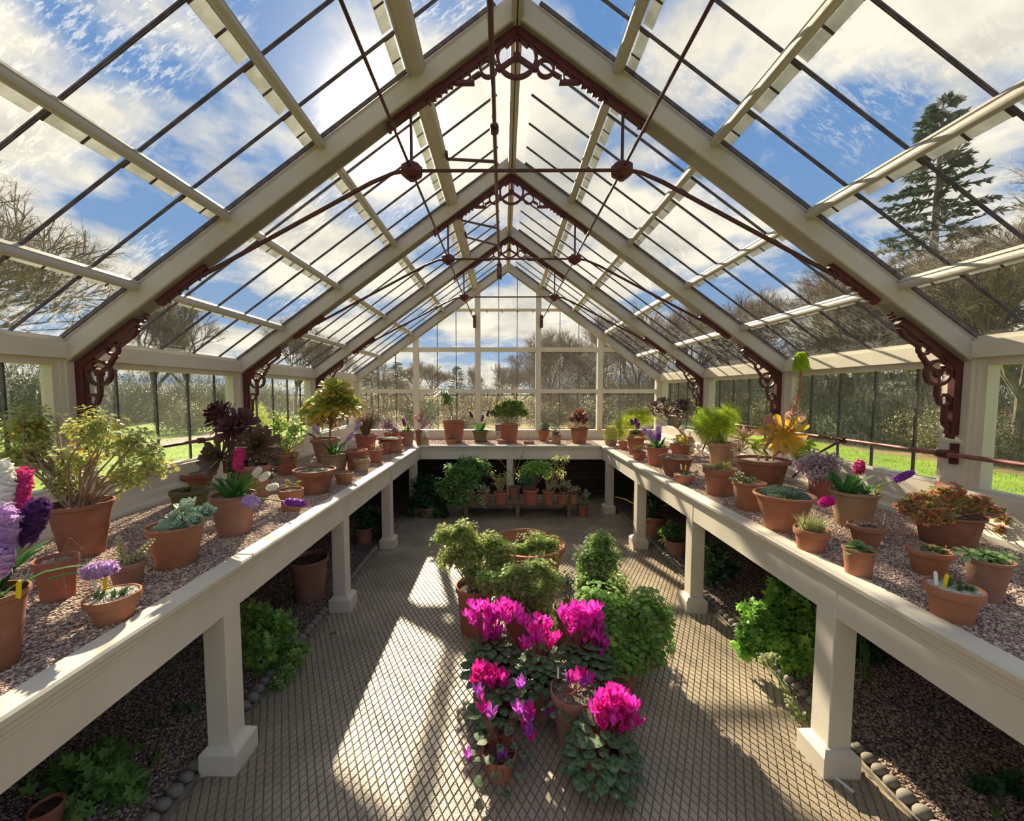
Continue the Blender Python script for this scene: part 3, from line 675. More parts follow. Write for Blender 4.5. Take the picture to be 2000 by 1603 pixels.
def cloud_points(R, blobs, n, shell=.55):
    """random points in the given ellipsoids (centre, radii), favouring the outside"""
    vol = [x[1][0]*x[1][1]*x[1][2] for x in blobs]; tot = sum(v**.67 for v in vol); out = []
    for (c, r), vo in zip(blobs, vol):
        for i in range(max(1, int(n*vo**.67/tot))):
            d = rv(R).normalized(); q = shell+(1-shell)*R.random()
            out.append((V((c[0]+d.x*r[0]*q, c[1]+d.y*r[1]*q, c[2]+d.z*r[2]*q)), d, q))
    return out

def bushy(P, blobs, n, outline=None, size=.03, mats=(L_ger,), wts=None, stems=14, stem_m=bark, shell=.45, cluster=3, name='foliage', leafprof=None, wr=.5, upb=.3, stem_r_=.0035, cup=-.35, jitter=1.0, sway=.02, stem_from=None):
    R = P.R; b = MB(); st = MB(); root = P.C if stem_from is None else V(stem_from)
    if outline in (O_GER, O_BR) and n*cluster > 500:
        # shoots, each ending in a whorl of stalked leaves
        K = 11; pts = cloud_points(R, blobs, int(n*cluster/K*.8), min(shell, .35))
        for i, (p, d, q) in enumerate(pts):
            ax = (d*.8+V((0, 0, .75))+rv(R, .35)).normalized(); a = ax.orthogonal().normalized(); e = ax.cross(a); sc_ = R.uniform(.75, 1.25)
            m = R.choices(range(len(mats)), wts)[0] if wts else R.randrange(len(mats))
            st.tube([p-ax*size*1.8, p], [.0016, .0010], 3, cap=False)
            for k in range(K):
                t = k/K; w_ = k*GA+i; o = a*math.cos(w_)+e*math.sin(w_); ra = size*(.15+.75*t)*sc_; c = p+o*ra+ax*(size*(.55-.95*t)+R.uniform(-.1, .1)*size)
                dd = (o+ax*(.7-1.1*t)+rv(R, .25)); nn = (ax*(1.1)-o*(.3-.5*t)+rv(R, .3)); mm = m if R.random() < .8 else R.randrange(len(mats))
                b.fan(c, dd, nn, size*sc_*(.55+.6*t)*R.uniform(.85, 1.1), outline, mm, cup=cup)
        P.part(b, name, list(mats)); n = 0
    else: pts = cloud_points(R, blobs, n, shell)
    for i, (p, d, q) in enumerate(pts if n else []):
        for k in range(cluster):
            o = p+rv(R, size*.9*jitter); nn = (d+V((0, 0, upb))+rv(R, .7)).normalized(); dd = (rv(R)+V((0, 0, .1))+d*.4).normalized()
            if wts: m = R.choices(range(len(mats)), wts)[0]
            else: m = R.randrange(len(mats))
            S = size*R.uniform(.6, 1.15)
            if outline: b.fan(o, dd, nn, S, outline, m, cup=cup)
            else: b.leaf(o, dd, nn, S, S*wr, leafprof or ((0, .2), (.5, 1), (1, .05)), curl=R.uniform(-.3, .2), fold=.15, m=m)
    if n: P.part(b, name, list(mats))
    for i in range(stems):
        p, d, q = R.choice(pts); p = p-d*size*.5
        r0 = root+V((R.uniform(-1, 1)*P.r*.3, R.uniform(-1, 1)*P.r*.3, 0)); md = r0.lerp(p, .5)+V((R.uniform(-1, 1), R.uniform(-1, 1), R.uniform(-.2, 1)))*sway
        st.tube([r0, md, p], [stem_r_, stem_r_*.8, stem_r_*.35], 5)
    P.part(st, 'stems', stem_m)

def blob(P, u, v, du, dv, dd=None, dy=0):
    c = P.px(u, v, dy); s = (P.p.y+dy)/F; return (c, (du*s*.97, (dd if dd else du*.9)*s*.8, dv*s))

def hyacinth_spike(P, base, top, rad, length, m, n=46, name='flower_spike'):
    rad *= 1.3; length *= 1.1; n = int(n*1.25)
    """florets packed along the top `length` of the line base->top"""
    R = P.R; base, top = V(base), V(top); ax = (top-base); tot = ax.length; ax.normalize(); b = MB(); st = MB()
    q = top-ax*length; st.tube([base, base.lerp(q, .5)+V((0, 0, .005)), q, top-ax*rad*.4], [.004, .004, .0035, .002], 6)
    a = ax.orthogonal().normalized(); e = ax.cross(a)
    fr = rad*.60
    for i in range(n):
        t = i/n; an = i*GA; rr = rad*.48*(1-.45*max(0, t-.6)/.4); d = (a*math.cos(an)+e*math.sin(an)+ax*(.15+.7*max(0, t-.7))).normalized()
        c = q+ax*(length*t*.97)+d*rr; nn = d.orthogonal().normalized(); ee = d.cross(nn)
        b.tube([c-d*rr*.75, c], [fr*.16, fr*.22], 4, cap=False)
        for k in range(6):
            w_ = k*PI/3+i; pd = (nn*math.cos(w_)+ee*math.sin(w_)+d*.55).normalized()
            b.leaf(c, pd, d, fr*R.uniform(.72, .98), fr*.34, ((0, .6), (.4, 1), (.75, .85), (1, .35)), curl=-.75, fold=.0)
    o = P.part(b, name, m); sto = MB(); 
    s_o = st.build('stalk', stem_g, o); return o

def strap_leaves(P, n, length, width, c=None, spread=.5, m=(L_strap,), lean=(0, 0), name='leaves', upright=.9, bend=(.12, .45), rad=None):
    R = P.R; b = MB(); c = V(c) if c else P.C
    for i in range(n):
        an = R.uniform(0, 2*PI); rr = (rad or P.r*.35)*math.sqrt(R.random()); o = c+V((math.cos(an)*rr, math.sin(an)*rr, -.005))
        out = V((math.cos(an)+lean[0], math.sin(an)+lean[1], 0)); d = (V((0, 0, upright))+out*R.uniform(.1, spread)).normalized()
        k = 6; Ln = length*R.uniform(.65, 1.1); bd = R.uniform(*bend); prof = PF_STRAP
        nn = (V((-d.x, -d.y, .3))+rv(R, .3)); b.leaf(o, d, nn, Ln, width*R.uniform(.7, 1.1), prof, curl=-bd, fold=.3, m=R.randrange(len(m)))
    P.part(b, name, list(m))

def cyclamen_flowers(P, spots, size=.034, mats=(P_hot,), name='flower'):
    """spots: local points of the flowers; stems come from the pot centre"""
    R = P.R
    for i, p in enumerate(spots):
        mm = mats[i % len(mats)]; b = MB(); st = MB()
        p = V(p); up_ = (V((0, 0, 1))+rv(R, .35)).normalized(); a = up_.orthogonal().normalized(); e = up_.cross(a); ph = R.random()*6; S = size*R.uniform(.85, 1.2)
        for k in range(5):
            w_ = ph+k*2*PI/5; o = (a*math.cos(w_)+e*math.sin(w_)); d = (up_+o*R.uniform(.25, .6)).normalized()
            b.leaf(p+o*S*.10, d, o, S*1.15, S*.50, ((0, .35), (.3, .85), (.6, 1), (.85, .75), (1, .25)), curl=R.uniform(-.1, .25), fold=.22)
        b.lathe([(.0001, -S*.16), (S*.12, -S*.12), (S*.14, 0), (S*.08, S*.05)], 6, p)
        r0 = P.C+V((R.uniform(-1, 1), R.uniform(-1, 1), 0))*P.r*.25; q = p-up_*S*.1; md = r0.lerp(q, .55); md.x += (q.x-r0.x)*.15; md.y += (q.y-r0.y)*.15; md.z += .02
        st.tube([r0, md, q+V((0, 0, .006)), q], [.0018, .0016, .0014, .0014], 4)
        o = P.part(b, name, mm); st.build('flower_stem', stem_r, o)
def cyclamen_leaves(P, n, R0, R1, z0, z1, size=.045, m=L_cyc, name='leaves', bias=(0, 0)):
    R = P.R; b = MB(); st = MB()
    for i in range(n):
        an = i*GA; t = (i+.5)/n; rr = R0+(R1-R0)*math.sqrt(t); o = P.C+V((math.cos(an)*rr+bias[0]*t, math.sin(an)*rr+bias[1]*t, z0+(z1-z0)*(1-t)+R.uniform(-.01, .01)))
        out = V((math.cos(an), math.sin(an), 0)); d = (out+V((0, 0, -.25*t))+rv(R, .35)).normalized(); nn = (V((0, 0, 1))+out*.5*t+rv(R, .3)).normalized(); S = size*R.uniform(.7, 1.15)
        b.fan(o-d*S*.3, d, nn, S, O_HEART, 0, cup=-.25); st.tube([P.C+out*.01, P.C.lerp(o, .6)+V((0, 0, .01)), o-d*S*.2], [.002, .0018, .0015], 4)
    P.part(b, name, m); P.part(st, 'leaf_stalks', stem_r)
def mound(P, c, rx, rz, m, n=900, tuft=.006, core=None, name='cushion', prof=PF_LIN, wr=.5, lumps=0):
    R = P.R; b = MB(); c = V(c); k = 14
    b.lathe([(rx*math.cos(a)*.93, rz*math.sin(a)*.9) for a in [i*PI/2/8 for i in range(8)]]+[(.0005, rz*.9)], 20, c)
    P.part(b, 'cushion_core', core or m)
    b = MB()
    for i in range(n):
        d = rv(R); d.z = abs(d.z); d.normalize(); q = 1+(.14*math.sin(d.x*9+d.y*7)*lumps)
        p = c+V((d.x*rx*q, d.y*rx*q, d.z*rz*q))
        b.leaf(p-d*tuft*.5, (d+rv(R, .6)), rv(R), tuft*R.uniform(.8, 1.7), tuft*wr, prof, fold=.2, m=0)
    P.part(b, name, m)
def trunk(P, pts, r0, r1, m=bark, name='trunk', n=8):
    b = MB(); k = len(pts); b.tube([V(p) for p in pts], [r0+(r1-r0)*i/(k-1) for i in range(k)], n); return P.part(b, name, m)
def needles(P, blobs, n, m, size=.02, name='foliage', stems=10, wts=None, per=7, thin=.0019, stem_m=stem_g, droop=0):
    """feathery foliage: sprays of very fine needles"""
    n = int(n*1.5)
    R = P.R; b = MB(); pts = cloud_points(R, blobs, n, .25)
    for p, d, q in pts:
        ax = (d+rv(R, .8)+V((0, 0, -droop))).normalized(); mm = R.choices(range(len(m)), wts)[0] if wts else R.randrange(len(m))
        e = ax.orthogonal().normalized()
        for k in range(per):
            t = k/per; c = p+ax*(size*2.2*t); dd = (rv(R)+ax*.5).normalized()
            b.leaf(c, dd, rv(R), size*R.uniform(.5, 1), thin*2.2, ((0, 1), (1, .2)), m=mm)
    P.part(b, name, list(m))
    st = MB()
    for i in range(stems):
        p, d, q = R.choice(pts); r0 = P.C+V((R.uniform(-1, 1), R.uniform(-1, 1), 0))*P.r*.3; st.tube([r0, r0.lerp(p, .5)+V((0, 0, .02)), p], [.002, .0016, .001], 4)
    P.part(st, 'stems', stem_m)
# ================================================================== the plants, staging on the sun side
def P_(*a, **k): return Plant(*a, **k)
def hy_mix(P, spikes, leaves=16, ll=.16, lw=.022, spread=.6, **k):
    strap_leaves(P, leaves, ll, lw, spread=spread, **k)
    for (bu, bv, tu, tv, rad, ln, m, dy) in spikes:
        hyacinth_spike(P, P.C+V(((bu)*P.r*.3, 0, 0)), P.px(tu, tv, dy), rad, ln, m)
# big hyacinth pot at the frame edge
p = P_('potted_hyacinth', 'tall pale clay pot of white, magenta, lilac and dark purple hyacinths', 'potted hyacinth', -14, 1320, 206, 158, pot=terra, base=.62, seed=11, rimh=.12, style='bell')
strap_leaves(p, 16, .17, .038, spread=.6, lean=(.35, -.2)); strap_leaves(p, 6, .16, .03, spread=.9, name='bent_leaves', bend=(.6, .9))
for tu, tv, ln, m, dy, rad in ((6, 906, .15, P_wht, .06, .040), (47, 920, .13, P_mag, .10, .034), (8, 1000, .12, P_lil, -.04, .044), (78, 985, .09, P_dark, .03, .040), (2, 1080, .07, P_lil, -.06, .034)):
    hyacinth_spike(p, p.C, p.px(tu, tv, dy), rad, ln, m, 52)
p.label('y', 35, 1168, .05, .15, .013)
p = P_('potted_seedheads', 'red clay pot with dry seed stalks between the hyacinths and the geranium shrub', 'potted plant', 115, 1176, 104, 84, pot=terra_red, base=.72, seed=12, rimh=.2, grit_top=grit)
b = MB()
for tu, tv in ((160, 1070), (128, 1145), (170, 1115), (105, 1050), (90, 1075)): q = p.px(tu, tv, -.03); b.tube([p.C, p.C.lerp(q, .6)+V((0, 0, .06)), q], [.0012, .001, .0008], 4); b.lathe([(.0005, -.008), (.004, 0), (.0005, .008)], 5, q)
p.part(b, 'seed_stalks', L_straw)
# geranium shrub
p = P_('potted_geranium', 'wide clay pot of a large straggly yellowish scented geranium beside the side window', 'potted geranium', 165, 1092, 152, 108, pot=terra, base=.62, seed=13, style='bell', n=40)
bl = [blob(p, 60, 840, 75, 62, .16, .12), blob(p, 40, 890, 60, 40, .12, .05), blob(p, 190, 838, 60, 48, .14, .0), blob(p, 250, 870, 62, 42, .12, -.02), blob(p, 300, 905, 42, 40, .10, -.06), blob(p, 240, 925, 60, 30, .10, -.04), blob(p, 150, 900, 50, 36, .12, .05), blob(p, 120, 950, 34, 26, .08, 0)]
bushy(p, bl, 1500, O_GER, .028, (L_ger, L_ger2, L_yel), (.62, .33, .05), stems=46, shell=.15, cluster=3, stem_r_=.0052, sway=.05, upb=.6)
p.label('y', 232, 976, .05, .1, .006)
# crassula columns
p = P_('potted_crassula', 'small dull brown pot with upright stacked-leaf succulent columns behind the white gravel pan', 'potted succulent', 252, 1152, 84, 52, pot=terra_br, base=.72, seed=14, rimh=.25, fill=.93, grit_top=grit)
b = MB()
for (bu, bv, tu, tv) in ((-.3, 0, 232, 1046), (.2, 0, 300, 1052), (.3, .1, 272, 1085), (0, .2, 262, 1080), (.1, -.3, 285, 1078)):
    q0 = p.C+V((bu*p.r, bv*p.r, 0)); q1 = p.px(tu, tv); d = q1-q0; k = max(5, int(d.length/.008)); ax = d.normalized(); a = ax.orthogonal().normalized(); e = ax.cross(a)
    b.tube([q0, q1], [.004, .003], 5)
    for i in range(k):
        c = q0+d*(i/k); t = 1-.5*i/k
        for w_ in (0, PI): 
            o = (a*math.cos(w_+i*PI/2)+e*math.sin(w_+i*PI/2)); b.leaf(c, o+ax*.35, ax, .022*t, .024*t, PF_SUC, curl=.2, fold=.2, thick=.003)
p.part(b, 'stacked_leaves', L_pale)
# shallow white gravel pan
def alpine_pan(*a, lab=((190, 1150), (207, 1150)), **k):
    p = P_(*a, **k); b = MB()
    for i in range(9):
        an = p.R.uniform(0, 6.3); q = p.r*.62*math.sqrt(p.R.random()); c = p.C+V((math.cos(an)*q, math.sin(an)*q, .002))
        rosette(b, p.R, c, (0, 0, 1), p.r*.42, 14, PF_LIN, .26, (0,), cup=.8, flat=.3, fold=.3)
    p.part(b, 'rosettes', L_dark2)
    if lab: p.label('w', *lab[0], .048, -.15, .012); p.label('y', *lab[1], .045, .12, .013)
    return p
L_dark2 = leafmat('blue_green_spikes', (.06, .13, .06), (.13, .22, .11), trans=.2)
alpine_pan('alpine_pan', 'shallow clay pan of white gravel with two labels, under the drooping lilac bloom', 'potted alpine', 224, 1221, 127, 54, pot=terra_or, base=.66, seed=15, rimh=.3, fill=.94, grit_top=white_grit, lab=((187, 1152), (205, 1152)))
# drooping lilac bloom above it (leans out of the seedhead pot's neighbour)
p = Plant('fallen_hyacinth_stem', 'lilac hyacinth bloom leaning over the white gravel pan', 'flower', 180, 1219, 20, 20, z=GZ, seed=16)
hyacinth_spike(p, p.px(95, 1130, .06), p.px(222, 1108, -.0), .034, .10, P_lil, 50)
# echeveria
p = P_('potted_echeveria', 'orange clay pot overflowing with pale blue-green echeveria rosettes', 'potted echeveria', 347, 1111, 128, 82, pot=terra_or, base=.66, seed=17, style='plain', rimh=.12, grit_top=grit, n=40)
for (u_, v_, rr, nx, ny) in ((368, 988, 26, -.1, -.3), (375, 1002, 22, 0, -.6), (353, 1020, 26, -.3, -.7), (383, 1014, 25, .3, -.6), (330, 1026, 24, -.4, -.6), (400, 998, 24, .6, -.4), (345, 1003, 20, -.5, -.2), (362, 1030, 20, 0, -.9)):
    b = MB(); c = p.px(u_, v_, p.R.uniform(-.02, .02)); c.z = max(c.z-.015, p.top+.005)
    rosette(b, p.R, c, (nx, ny, .9), rr*p.s*1.12, 24, PF_SUC, .56, (0,), cup=.88, flat=.22, curl=.3, fold=.2, thick=.0022)
    p.part(b, 'rosette', L_ech)
b = MB(); b.lathe([(.001, p.top-.01), (p.r*.7, p.top-.01), (p.r*.62, p.top+.02), (p.r*.3, p.top+.045), (.001, p.top+.05)], 16); p.part(b, 'rosette_mound', L_grey)
# central hyacinth pot
p = P_('potted_hyacinth', 'limed clay pot of hyacinths with one upright magenta bloom and a yellow label', 'potted hyacinth', 459, 1049, 96, 80, pot=terra_br, base=.72, seed=18, style='plain', rimh=.1, grit_top=grit, n=36)
strap_leaves(p, 26, .165, .026, spread=.55); strap_leaves(p, 12, .15, .018, c=p.C+V((.04, 0, 0)), spread=.8, lean=(.8, -.1), name='side_leaves')
hyacinth_spike(p, p.C, p.px(469, 880, -.03), .034, .085, P_mag, 60)
hyacinth_spike(p, p.C+V((.02, -.03, 0)), p.px(497, 981, -.13), .042, .055, P_lil, 60)
for tu, tv in ((523, 925), (540, 948), (507, 915)): hyacinth_spike(p, p.C+V((.03, 0, 0)), p.px(tu, tv, -.02), .024, .04, P_wht, 22)
hyacinth_spike(p, p.C+V((.05, .0, 0)), p.px(594, 983, -.03), .028, .085, P_pur, 50)
p.label('y', 440, 978, .05, -.12, .010)
# bowl on the back, mossy pot in front of it
p = P_('clay_bowl', 'wide clay bowl of grey plants below the support arm of the wall pipe', 'clay bowl', 382, 962, 92, 38, pot=terra, base=.6, seed=19, rimh=.25, grit_top=grit)
mound(p, p.C, p.r*.5, .014, L_grey, 250, .008)
p = P_('mossy_pot', 'dark mossy pot of trailing spleenwort fern behind the echeveria', 'potted fern', 372, 1004, 84, 44, pot=terra_moss, base=.8, seed=20, rimh=.2)
b = MB()
for (tu, tv) in ((342, 975), (352, 960), (402, 1035), (392, 1025), (410, 1015), (380, 950), (365, 955), (398, 985)):
    q = p.px(tu, tv, -.07); q0 = p.C+V((0, -.01, 0)); md = q0.lerp(q, .5)+V((0, 0, .04))
    for i in range(26):
        t = i/26; c = q0*(1-t)**2+md*2*t*(1-t)+q*t*t
        for e in (-1, 1): b.leaf(c, V((e, -.2, -.1)), V((0, -1, .3)), .013*(1.1-t*.7), .007, PF_SUC, m=0)
p.part(b, 'fronds', leafmat('moss_fern', (.13, .18, .04), (.26, .26, .07)))
# purple aeonium
p = P_('potted_aeonium', 'tall dark purple aeonium with flat leaf rosettes beside the side window', 'potted aeonium', 500, 975, 80, 66, pot=terra_br, base=.7, seed=21, grit_top=grit)
heads = ((437, 818, 44, -.5, -.3, L_purp), (470, 830, 40, .5, -.5, L_purp), (426, 806, 30, -.8, .1, L_purp), (452, 842, 34, .1, -.9, L_purp), (432, 892, 50, -.35, -.85, L_bronze), (502, 872, 50, .45, -.75, L_bronze), (480, 905, 40, 0, -.9, L_bronze), (520, 905, 34, .7, -.5, L_bronze))
st = MB(); jn = p.px(462, 925)
for i, (u_, v_, rr, nx, ny, mm) in enumerate(heads):
    b = MB(); c = p.px(u_, v_, p.R.uniform(-.06, .05))
    rosette(b, p.R, c, (nx, ny, .45), rr*p.s*1.05, 56, PF_SPAT, .25, (0, 1, 1), inner=.2, cup=.95, flat=.0, curl=.2, fold=.2, thick=.0015, back=.25)
    p.part(b, 'leaf_rosette', [L_aeo, mm]); st.tube([p.C+V((-.02+.008*i, 0, 0)), jn+V((0, 0, -.03)), c.lerp(jn, .35), c], [.012, .010, .008, .007], 7)
p.part(st, 'branches', bark)
# small pots in the middle
p = P_('potted_sedum', 'small orange pot of yellow-green sedum just behind the fallen purple hyacinth bloom', 'potted succulent', 570, 1000, 51, 42, pot=terra_or, base=.78, seed=22, rimh=.35)
for e, (u_, v_) in enumerate(((556, 950), (575, 948), (585, 942), (566, 945), (560, 940), (582, 952))):
    b = MB(); rosette(b, p.R, p.px(u_, v_), rv(p.R, .5)+V((0, 0, 1)), .022, 14, PF_SUC, .5, (0,), thick=.002); p.part(b, 'rosette', L_sedy)
p = P_('cushion_pan', 'wide clay bowl with two grey-green cushion succulents', 'potted succulent', 616, 967, 89, 47, pot=terra, base=.62, seed=23, rimh=.2, grit_top=grit, n=40)
mound(p, p.px(600, 925)*1.0, .045, .035, L_grey, 700, .007, lumps=1); mound(p, p.px(628, 923), .045, .035, L_grey, 700, .007, lumps=1, name='second_cushion')
p = P_('potted_bramble_fern', 'clay pot of yellow-green leafy plant spilling amber foliage, in front of the asparagus fern', 'potted plant', 560, 929, 52, 42, pot=terra_red, base=.7, seed=24)
bushy(p, [blob(p, 575, 838, 26, 22, .08), blob(p, 560, 862, 30, 18, .08), blob(p, 545, 830, 16, 30, .06)], 380, O_RND, .026, (L_ger2, L_bright), stems=12, shell=.2, cluster=2)
bushy(p, [blob(p, 575, 895, 12, 22, .05, -.06), blob(p, 560, 885, 16, 12, .05, -.05)], 70, O_RND, .016, (L_yel, L_ger2), (.6, .4), stems=4, shell=.2, cluster=2, name='trailing_foliage')
p = P_('potted_asparagus_fern', 'feathery golden asparagus fern standing against the side window behind the purple aeonium', 'potted fern', 527, 905, 50, 40, pot=terra_red, base=.72, seed=25)
needles(p, [blob(p, 505, 815, 14, 26, .05), blob(p, 516, 845, 26, 30, .07), blob(p, 532, 865, 22, 18, .07)], 1100, (L_fern2, L_fern), .022, wts=(.7, .3))
p = P_('small_pan', 'tiny shallow clay pan of houseleeks beside the cushion bowl', 'potted succulent', 673, 947, 38, 22, pot=terra_or, base=.75, seed=26, rimh=.35, grit_top=grit)
b = MB(); [rosette(b, p.R, p.C+V((p.R.uniform(-1, 1), p.R.uniform(-1, 1), 0))*p.r*.6, (0, -.2, 1), .013, 10, PF_SUC, .5) for _ in range(7)]; p.part(b, 'rosettes', L_grey)
p = P_('potted_hyacinth', 'clay pot of strap leaves with two leaning lilac hyacinth blooms below the aeonium tree', 'potted hyacinth', 654, 921, 60, 34, pot=terra_pale, base=.72, seed=27, rimh=.2, style='bell')
strap_leaves(p, 30, .17, .014, spread=.5)
for tu, tv, rad in ((612, 832, .022), (690, 846, .026), (705, 826, .026)): hyacinth_spike(p, p.C, p.px(tu, tv), rad, .075, P_lil, 40)
p.label('w', 676, 878, .05, 0, .008)
p = P_('aeonium_tree', 'tree-like green aeonium with many rosettes on bare branches, tallest plant on its staging', 'potted aeonium', 636, 905, 60, 48, pot=terra_br, base=.55, seed=28)
hd = ((655, 762, 27), (672, 782, 24), (640, 790, 30), (612, 790, 20), (604, 806, 22), (655, 805, 26), (625, 812, 22), (682, 795, 24), (690, 790, 18), (640, 770, 22), (668, 758, 18), (648, 752, 20), (632, 778, 20), (662, 792, 24))
st = MB(); fk = p.px(645, 828)
for i, (u_, v_, rr) in enumerate(hd):
    b = MB(); dy = p.R.uniform(-.14, .14); c = p.px(u_, v_, dy); nr = (c-fk).normalized()+V((0, -.35, .25))
    rosette(b, p.R, c, nr, rr*p.s*1.4, 48, PF_SPAT, .32, (0, 0, 1) if i % 3 else (0, 1, 1), inner=.7, cup=.85, flat=.0, curl=.15, back=.3)
    p.part(b, 'leaf_rosette', [L_aeo, L_aeoy]); st.tube([fk, fk.lerp(c, .5)+V((0, 0, -.03)), c], [.009, .007, .006], 6)
st.tube([p.C, p.px(645, 860), fk], [.013, .011, .010], 8)
b = MB()
for i in range(50): c = fk+rv(p.R, .05)+V((.05, 0, .0)); b.leaf(c, V((p.R.uniform(-1, 1), p.R.uniform(-1, 1), -1.2)), rv(p.R), .05, .010, PF_SPAT)
p.part(b, 'dead_leaves', L_brown); p.part(st, 'branches', bark)
p = P_('potted_soil_bowl', 'dark low bowl of reddish creeping plant behind the small clay pots', 'potted plant', 697, 918, 46, 38, pot=terra_red, base=.75, seed=29)
mound(p, p.C, p.r*.7, .02, L_brown, 200, .012, core=soil)
p = P_('small_succulent_pot', 'small clay pot of grey houseleeks at the front beside the hyacinths', 'potted succulent', 706, 922, 33, 25, pot=terra_pale, base=.8, seed=30, rimh=.3, grit_top=grit)
b = MB(); [rosette(b, p.R, p.C+V((p.R.uniform(-1, 1), p.R.uniform(-1, 1), 0))*p.r*.55, (0, -.2, 1), .018, 12, PF_SUC, .5) for _ in range(6)]; p.part(b, 'rosettes', L_grey)
p = P_('small_succulent_pot', 'small red pot of pinkish succulent shoots with a pale label', 'potted succulent', 735, 905, 29, 26, pot=terra_red, base=.72, seed=31, rimh=.3)
bushy(p, [blob(p, 735, 873, 14, 9, .03)], 50, None, .014, (L_pink, L_sedy), stems=3, shell=.2, cluster=2, wr=.6); p.label('w', 746, 872, .035, 0, .007)
p = P_('small_succulent_pot', 'little clay pot half hidden behind the pinkish succulent', 'potted succulent', 752, 888, 24, 25, pot=terra_red, base=.75, seed=32)
bushy(p, [blob(p, 752, 864, 12, 6, .02)], 30, None, .016, (L_aeo, L_grey), stems=2, shell=.2, cluster=2, wr=.5)
p = P_('potted_heather', 'bushy brown-green heather with fine upright twigs in a clay pot', 'potted shrub', 715, 880, 46, 30, pot=terra_red, base=.75, seed=33)
b = MB(); R = p.R
for i in range(300):
    an = R.uniform(0, 6.3); d = V((math.cos(an)*R.uniform(0, .7), math.sin(an)*R.uniform(0, .7), 1)).normalized(); Ln = R.uniform(.18, .40); q = p.C+d*Ln; b.tube([p.C+V((d.x, d.y, 0))*.05, q], [.0012, .0006], 3, m=0, cap=False)
    for k in range(18): c = p.C+d*(Ln*(.25+.75*k/18)); b.leaf(c, rv(R)+V((0, 0, .5)), rv(R), .016, .005, PF_LIN, m=1 if k < 12 else 2)
p.part(b, 'twiggy_foliage', [bark, leafmat('heather_green', (.12, .15, .05), (.20, .20, .08)), leafmat('heather_tip', (.38, .22, .18), (.48, .32, .26))])
p = P_('grey_cushion_bowl', 'clay bowl holding a smooth grey cushion mound near the corner', 'potted succulent', 750, 888, 53, 29, pot=terra, base=.62, seed=34, rimh=.2, style='bell')
p.root.location.y += .10; p.root.location.x += .06
mound(p, p.C-V((0, 0, .01)), p.r*.75, .05, mat('grey_cushion', (.20, .18, .15), (.32, .29, .25), rough=.9, scale=40, bump=.4), 500, .006)
p = P_('small_aloe_pot', 'tiny orange pot of small green aloe beside the grey cushion bowl', 'potted succulent', 778, 882, 19, 13, pot=terra_or, base=.8, seed=35, rimh=.35)
b = MB(); rosette(b, p.R, p.C, (0, 0, 1), .055, 22, PF_LIN, .16, (0,), cup=.8, flat=.3, thick=.002); p.part(b, 'leaves', L_sedy)
p = P_('potted_mauve_sedum', 'mauve fine-leaved sedum bush near the corner of the staging', 'potted succulent', 766, 868, 34, 22, pot=terra_red, base=.75, seed=36)
bushy(p, [blob(p, 757, 830, 19, 12, .09, .06), blob(p, 772, 842, 14, 11, .05)], 520, None, .028, (L_sedp,), stems=8, shell=.2, cluster=3, wr=.6)
p = P_('potted_hyacinth', 'dull red pot with broad leaves and a deep purple hyacinth at the staging corner', 'potted hyacinth', 795, 871, 30, 27, pot=terra_br, base=.75, seed=37)
strap_leaves(p, 14, .14, .026, spread=.7, m=(L_strap, L_fern)); hyacinth_spike(p, p.C, p.px(787, 818), .028, .085, P_pur, 50)
p = P_('potted_aeonium', 'small coral-tinted aeonium with pink cyclamen bloom behind the woolly cactus', 'potted aeonium', 819, 868, 16, 28, pot=terra, base=.7, seed=38)
b = MB(); [rosette(b, p.R, p.px(u_, v_), (0, -.4, 1), .08, 30, PF_SPAT, .34, (0,)) for u_, v_ in ((812, 818), (824, 815), (820, 825))]; p.part(b, 'leaf_rosette', L_pink); cyclamen_flowers(p, [p.px(828, 831), p.px(834, 830)], .03, (P_fuc,))
trunk(p, [p.C, p.px(818, 825)], .006, .005)
p = P_('woolly_cactus_pot', 'small clay pot of white woolly cactus columns at the staging corner', 'potted cactus', 829, 869, 20, 15, pot=terra_pale, base=.85, seed=39)
for i in range(7):
    c = p.C+V((p.R.uniform(-1, 1), p.R.uniform(-1, 1), 0))*p.r*.5; h_ = p.R.uniform(.06, .11); b = MB(); b.lathe([(.012, 0), (.015, h_*.5), (.012, h_*.9), (.0005, h_)], 8, c)
    for k in range(60): an = p.R.uniform(0, 6.3); zz = p.R.uniform(0, h_); q = c+V((math.cos(an)*.014, math.sin(an)*.014, zz)); b.leaf(q, V((math.cos(an), math.sin(an), .4)), rv(p.R), .010, .003, PF_LIN)
    p.part(b, 'cactus_column', L_wool)
# ------------------------------------------------------------------ short staging under the gable
p = P_('potted_dracaena', 'tall clay pot with a thin bare stem topped by long drooping green leaves', 'potted plant', 887, 866, 46, 43, pot=terra_red, base=.7, seed=41, rimh=.08, n=36)
tp = p.px(871, 775); trunk(p, [p.C, p.px(884, 815), p.px(877, 792), tp], .010, .008)
b = MB(); R = p.R
for i in range(70):
    an = i*GA; d = V((math.cos(an), math.sin(an), R.uniform(-.3, 1.8))); c = tp+V((0, 0, R.uniform(-.05, .09))); b.leaf(c, d, V((0, 0, 1)), R.uniform(.16, .24), .022, ((0, .6), (.3, 1), (.7, .7), (1, .05)), curl=-.9, fold=.25, m=0)
p.part(b, 'leaf_crown', leafmat('dracaena_leaf', (.05, .13, .03), (.11, .22, .06), trans=.3))
b = MB()
for i in range(20): an = i*GA; b.leaf(tp-V((0, 0, .05)), V((math.cos(an)*.5, math.sin(an)*.5, -1)), rv(R), R.uniform(.06, .14), .012, PF_LIN, fold=.2)
p.part(b, 'dead_leaves', L_straw)
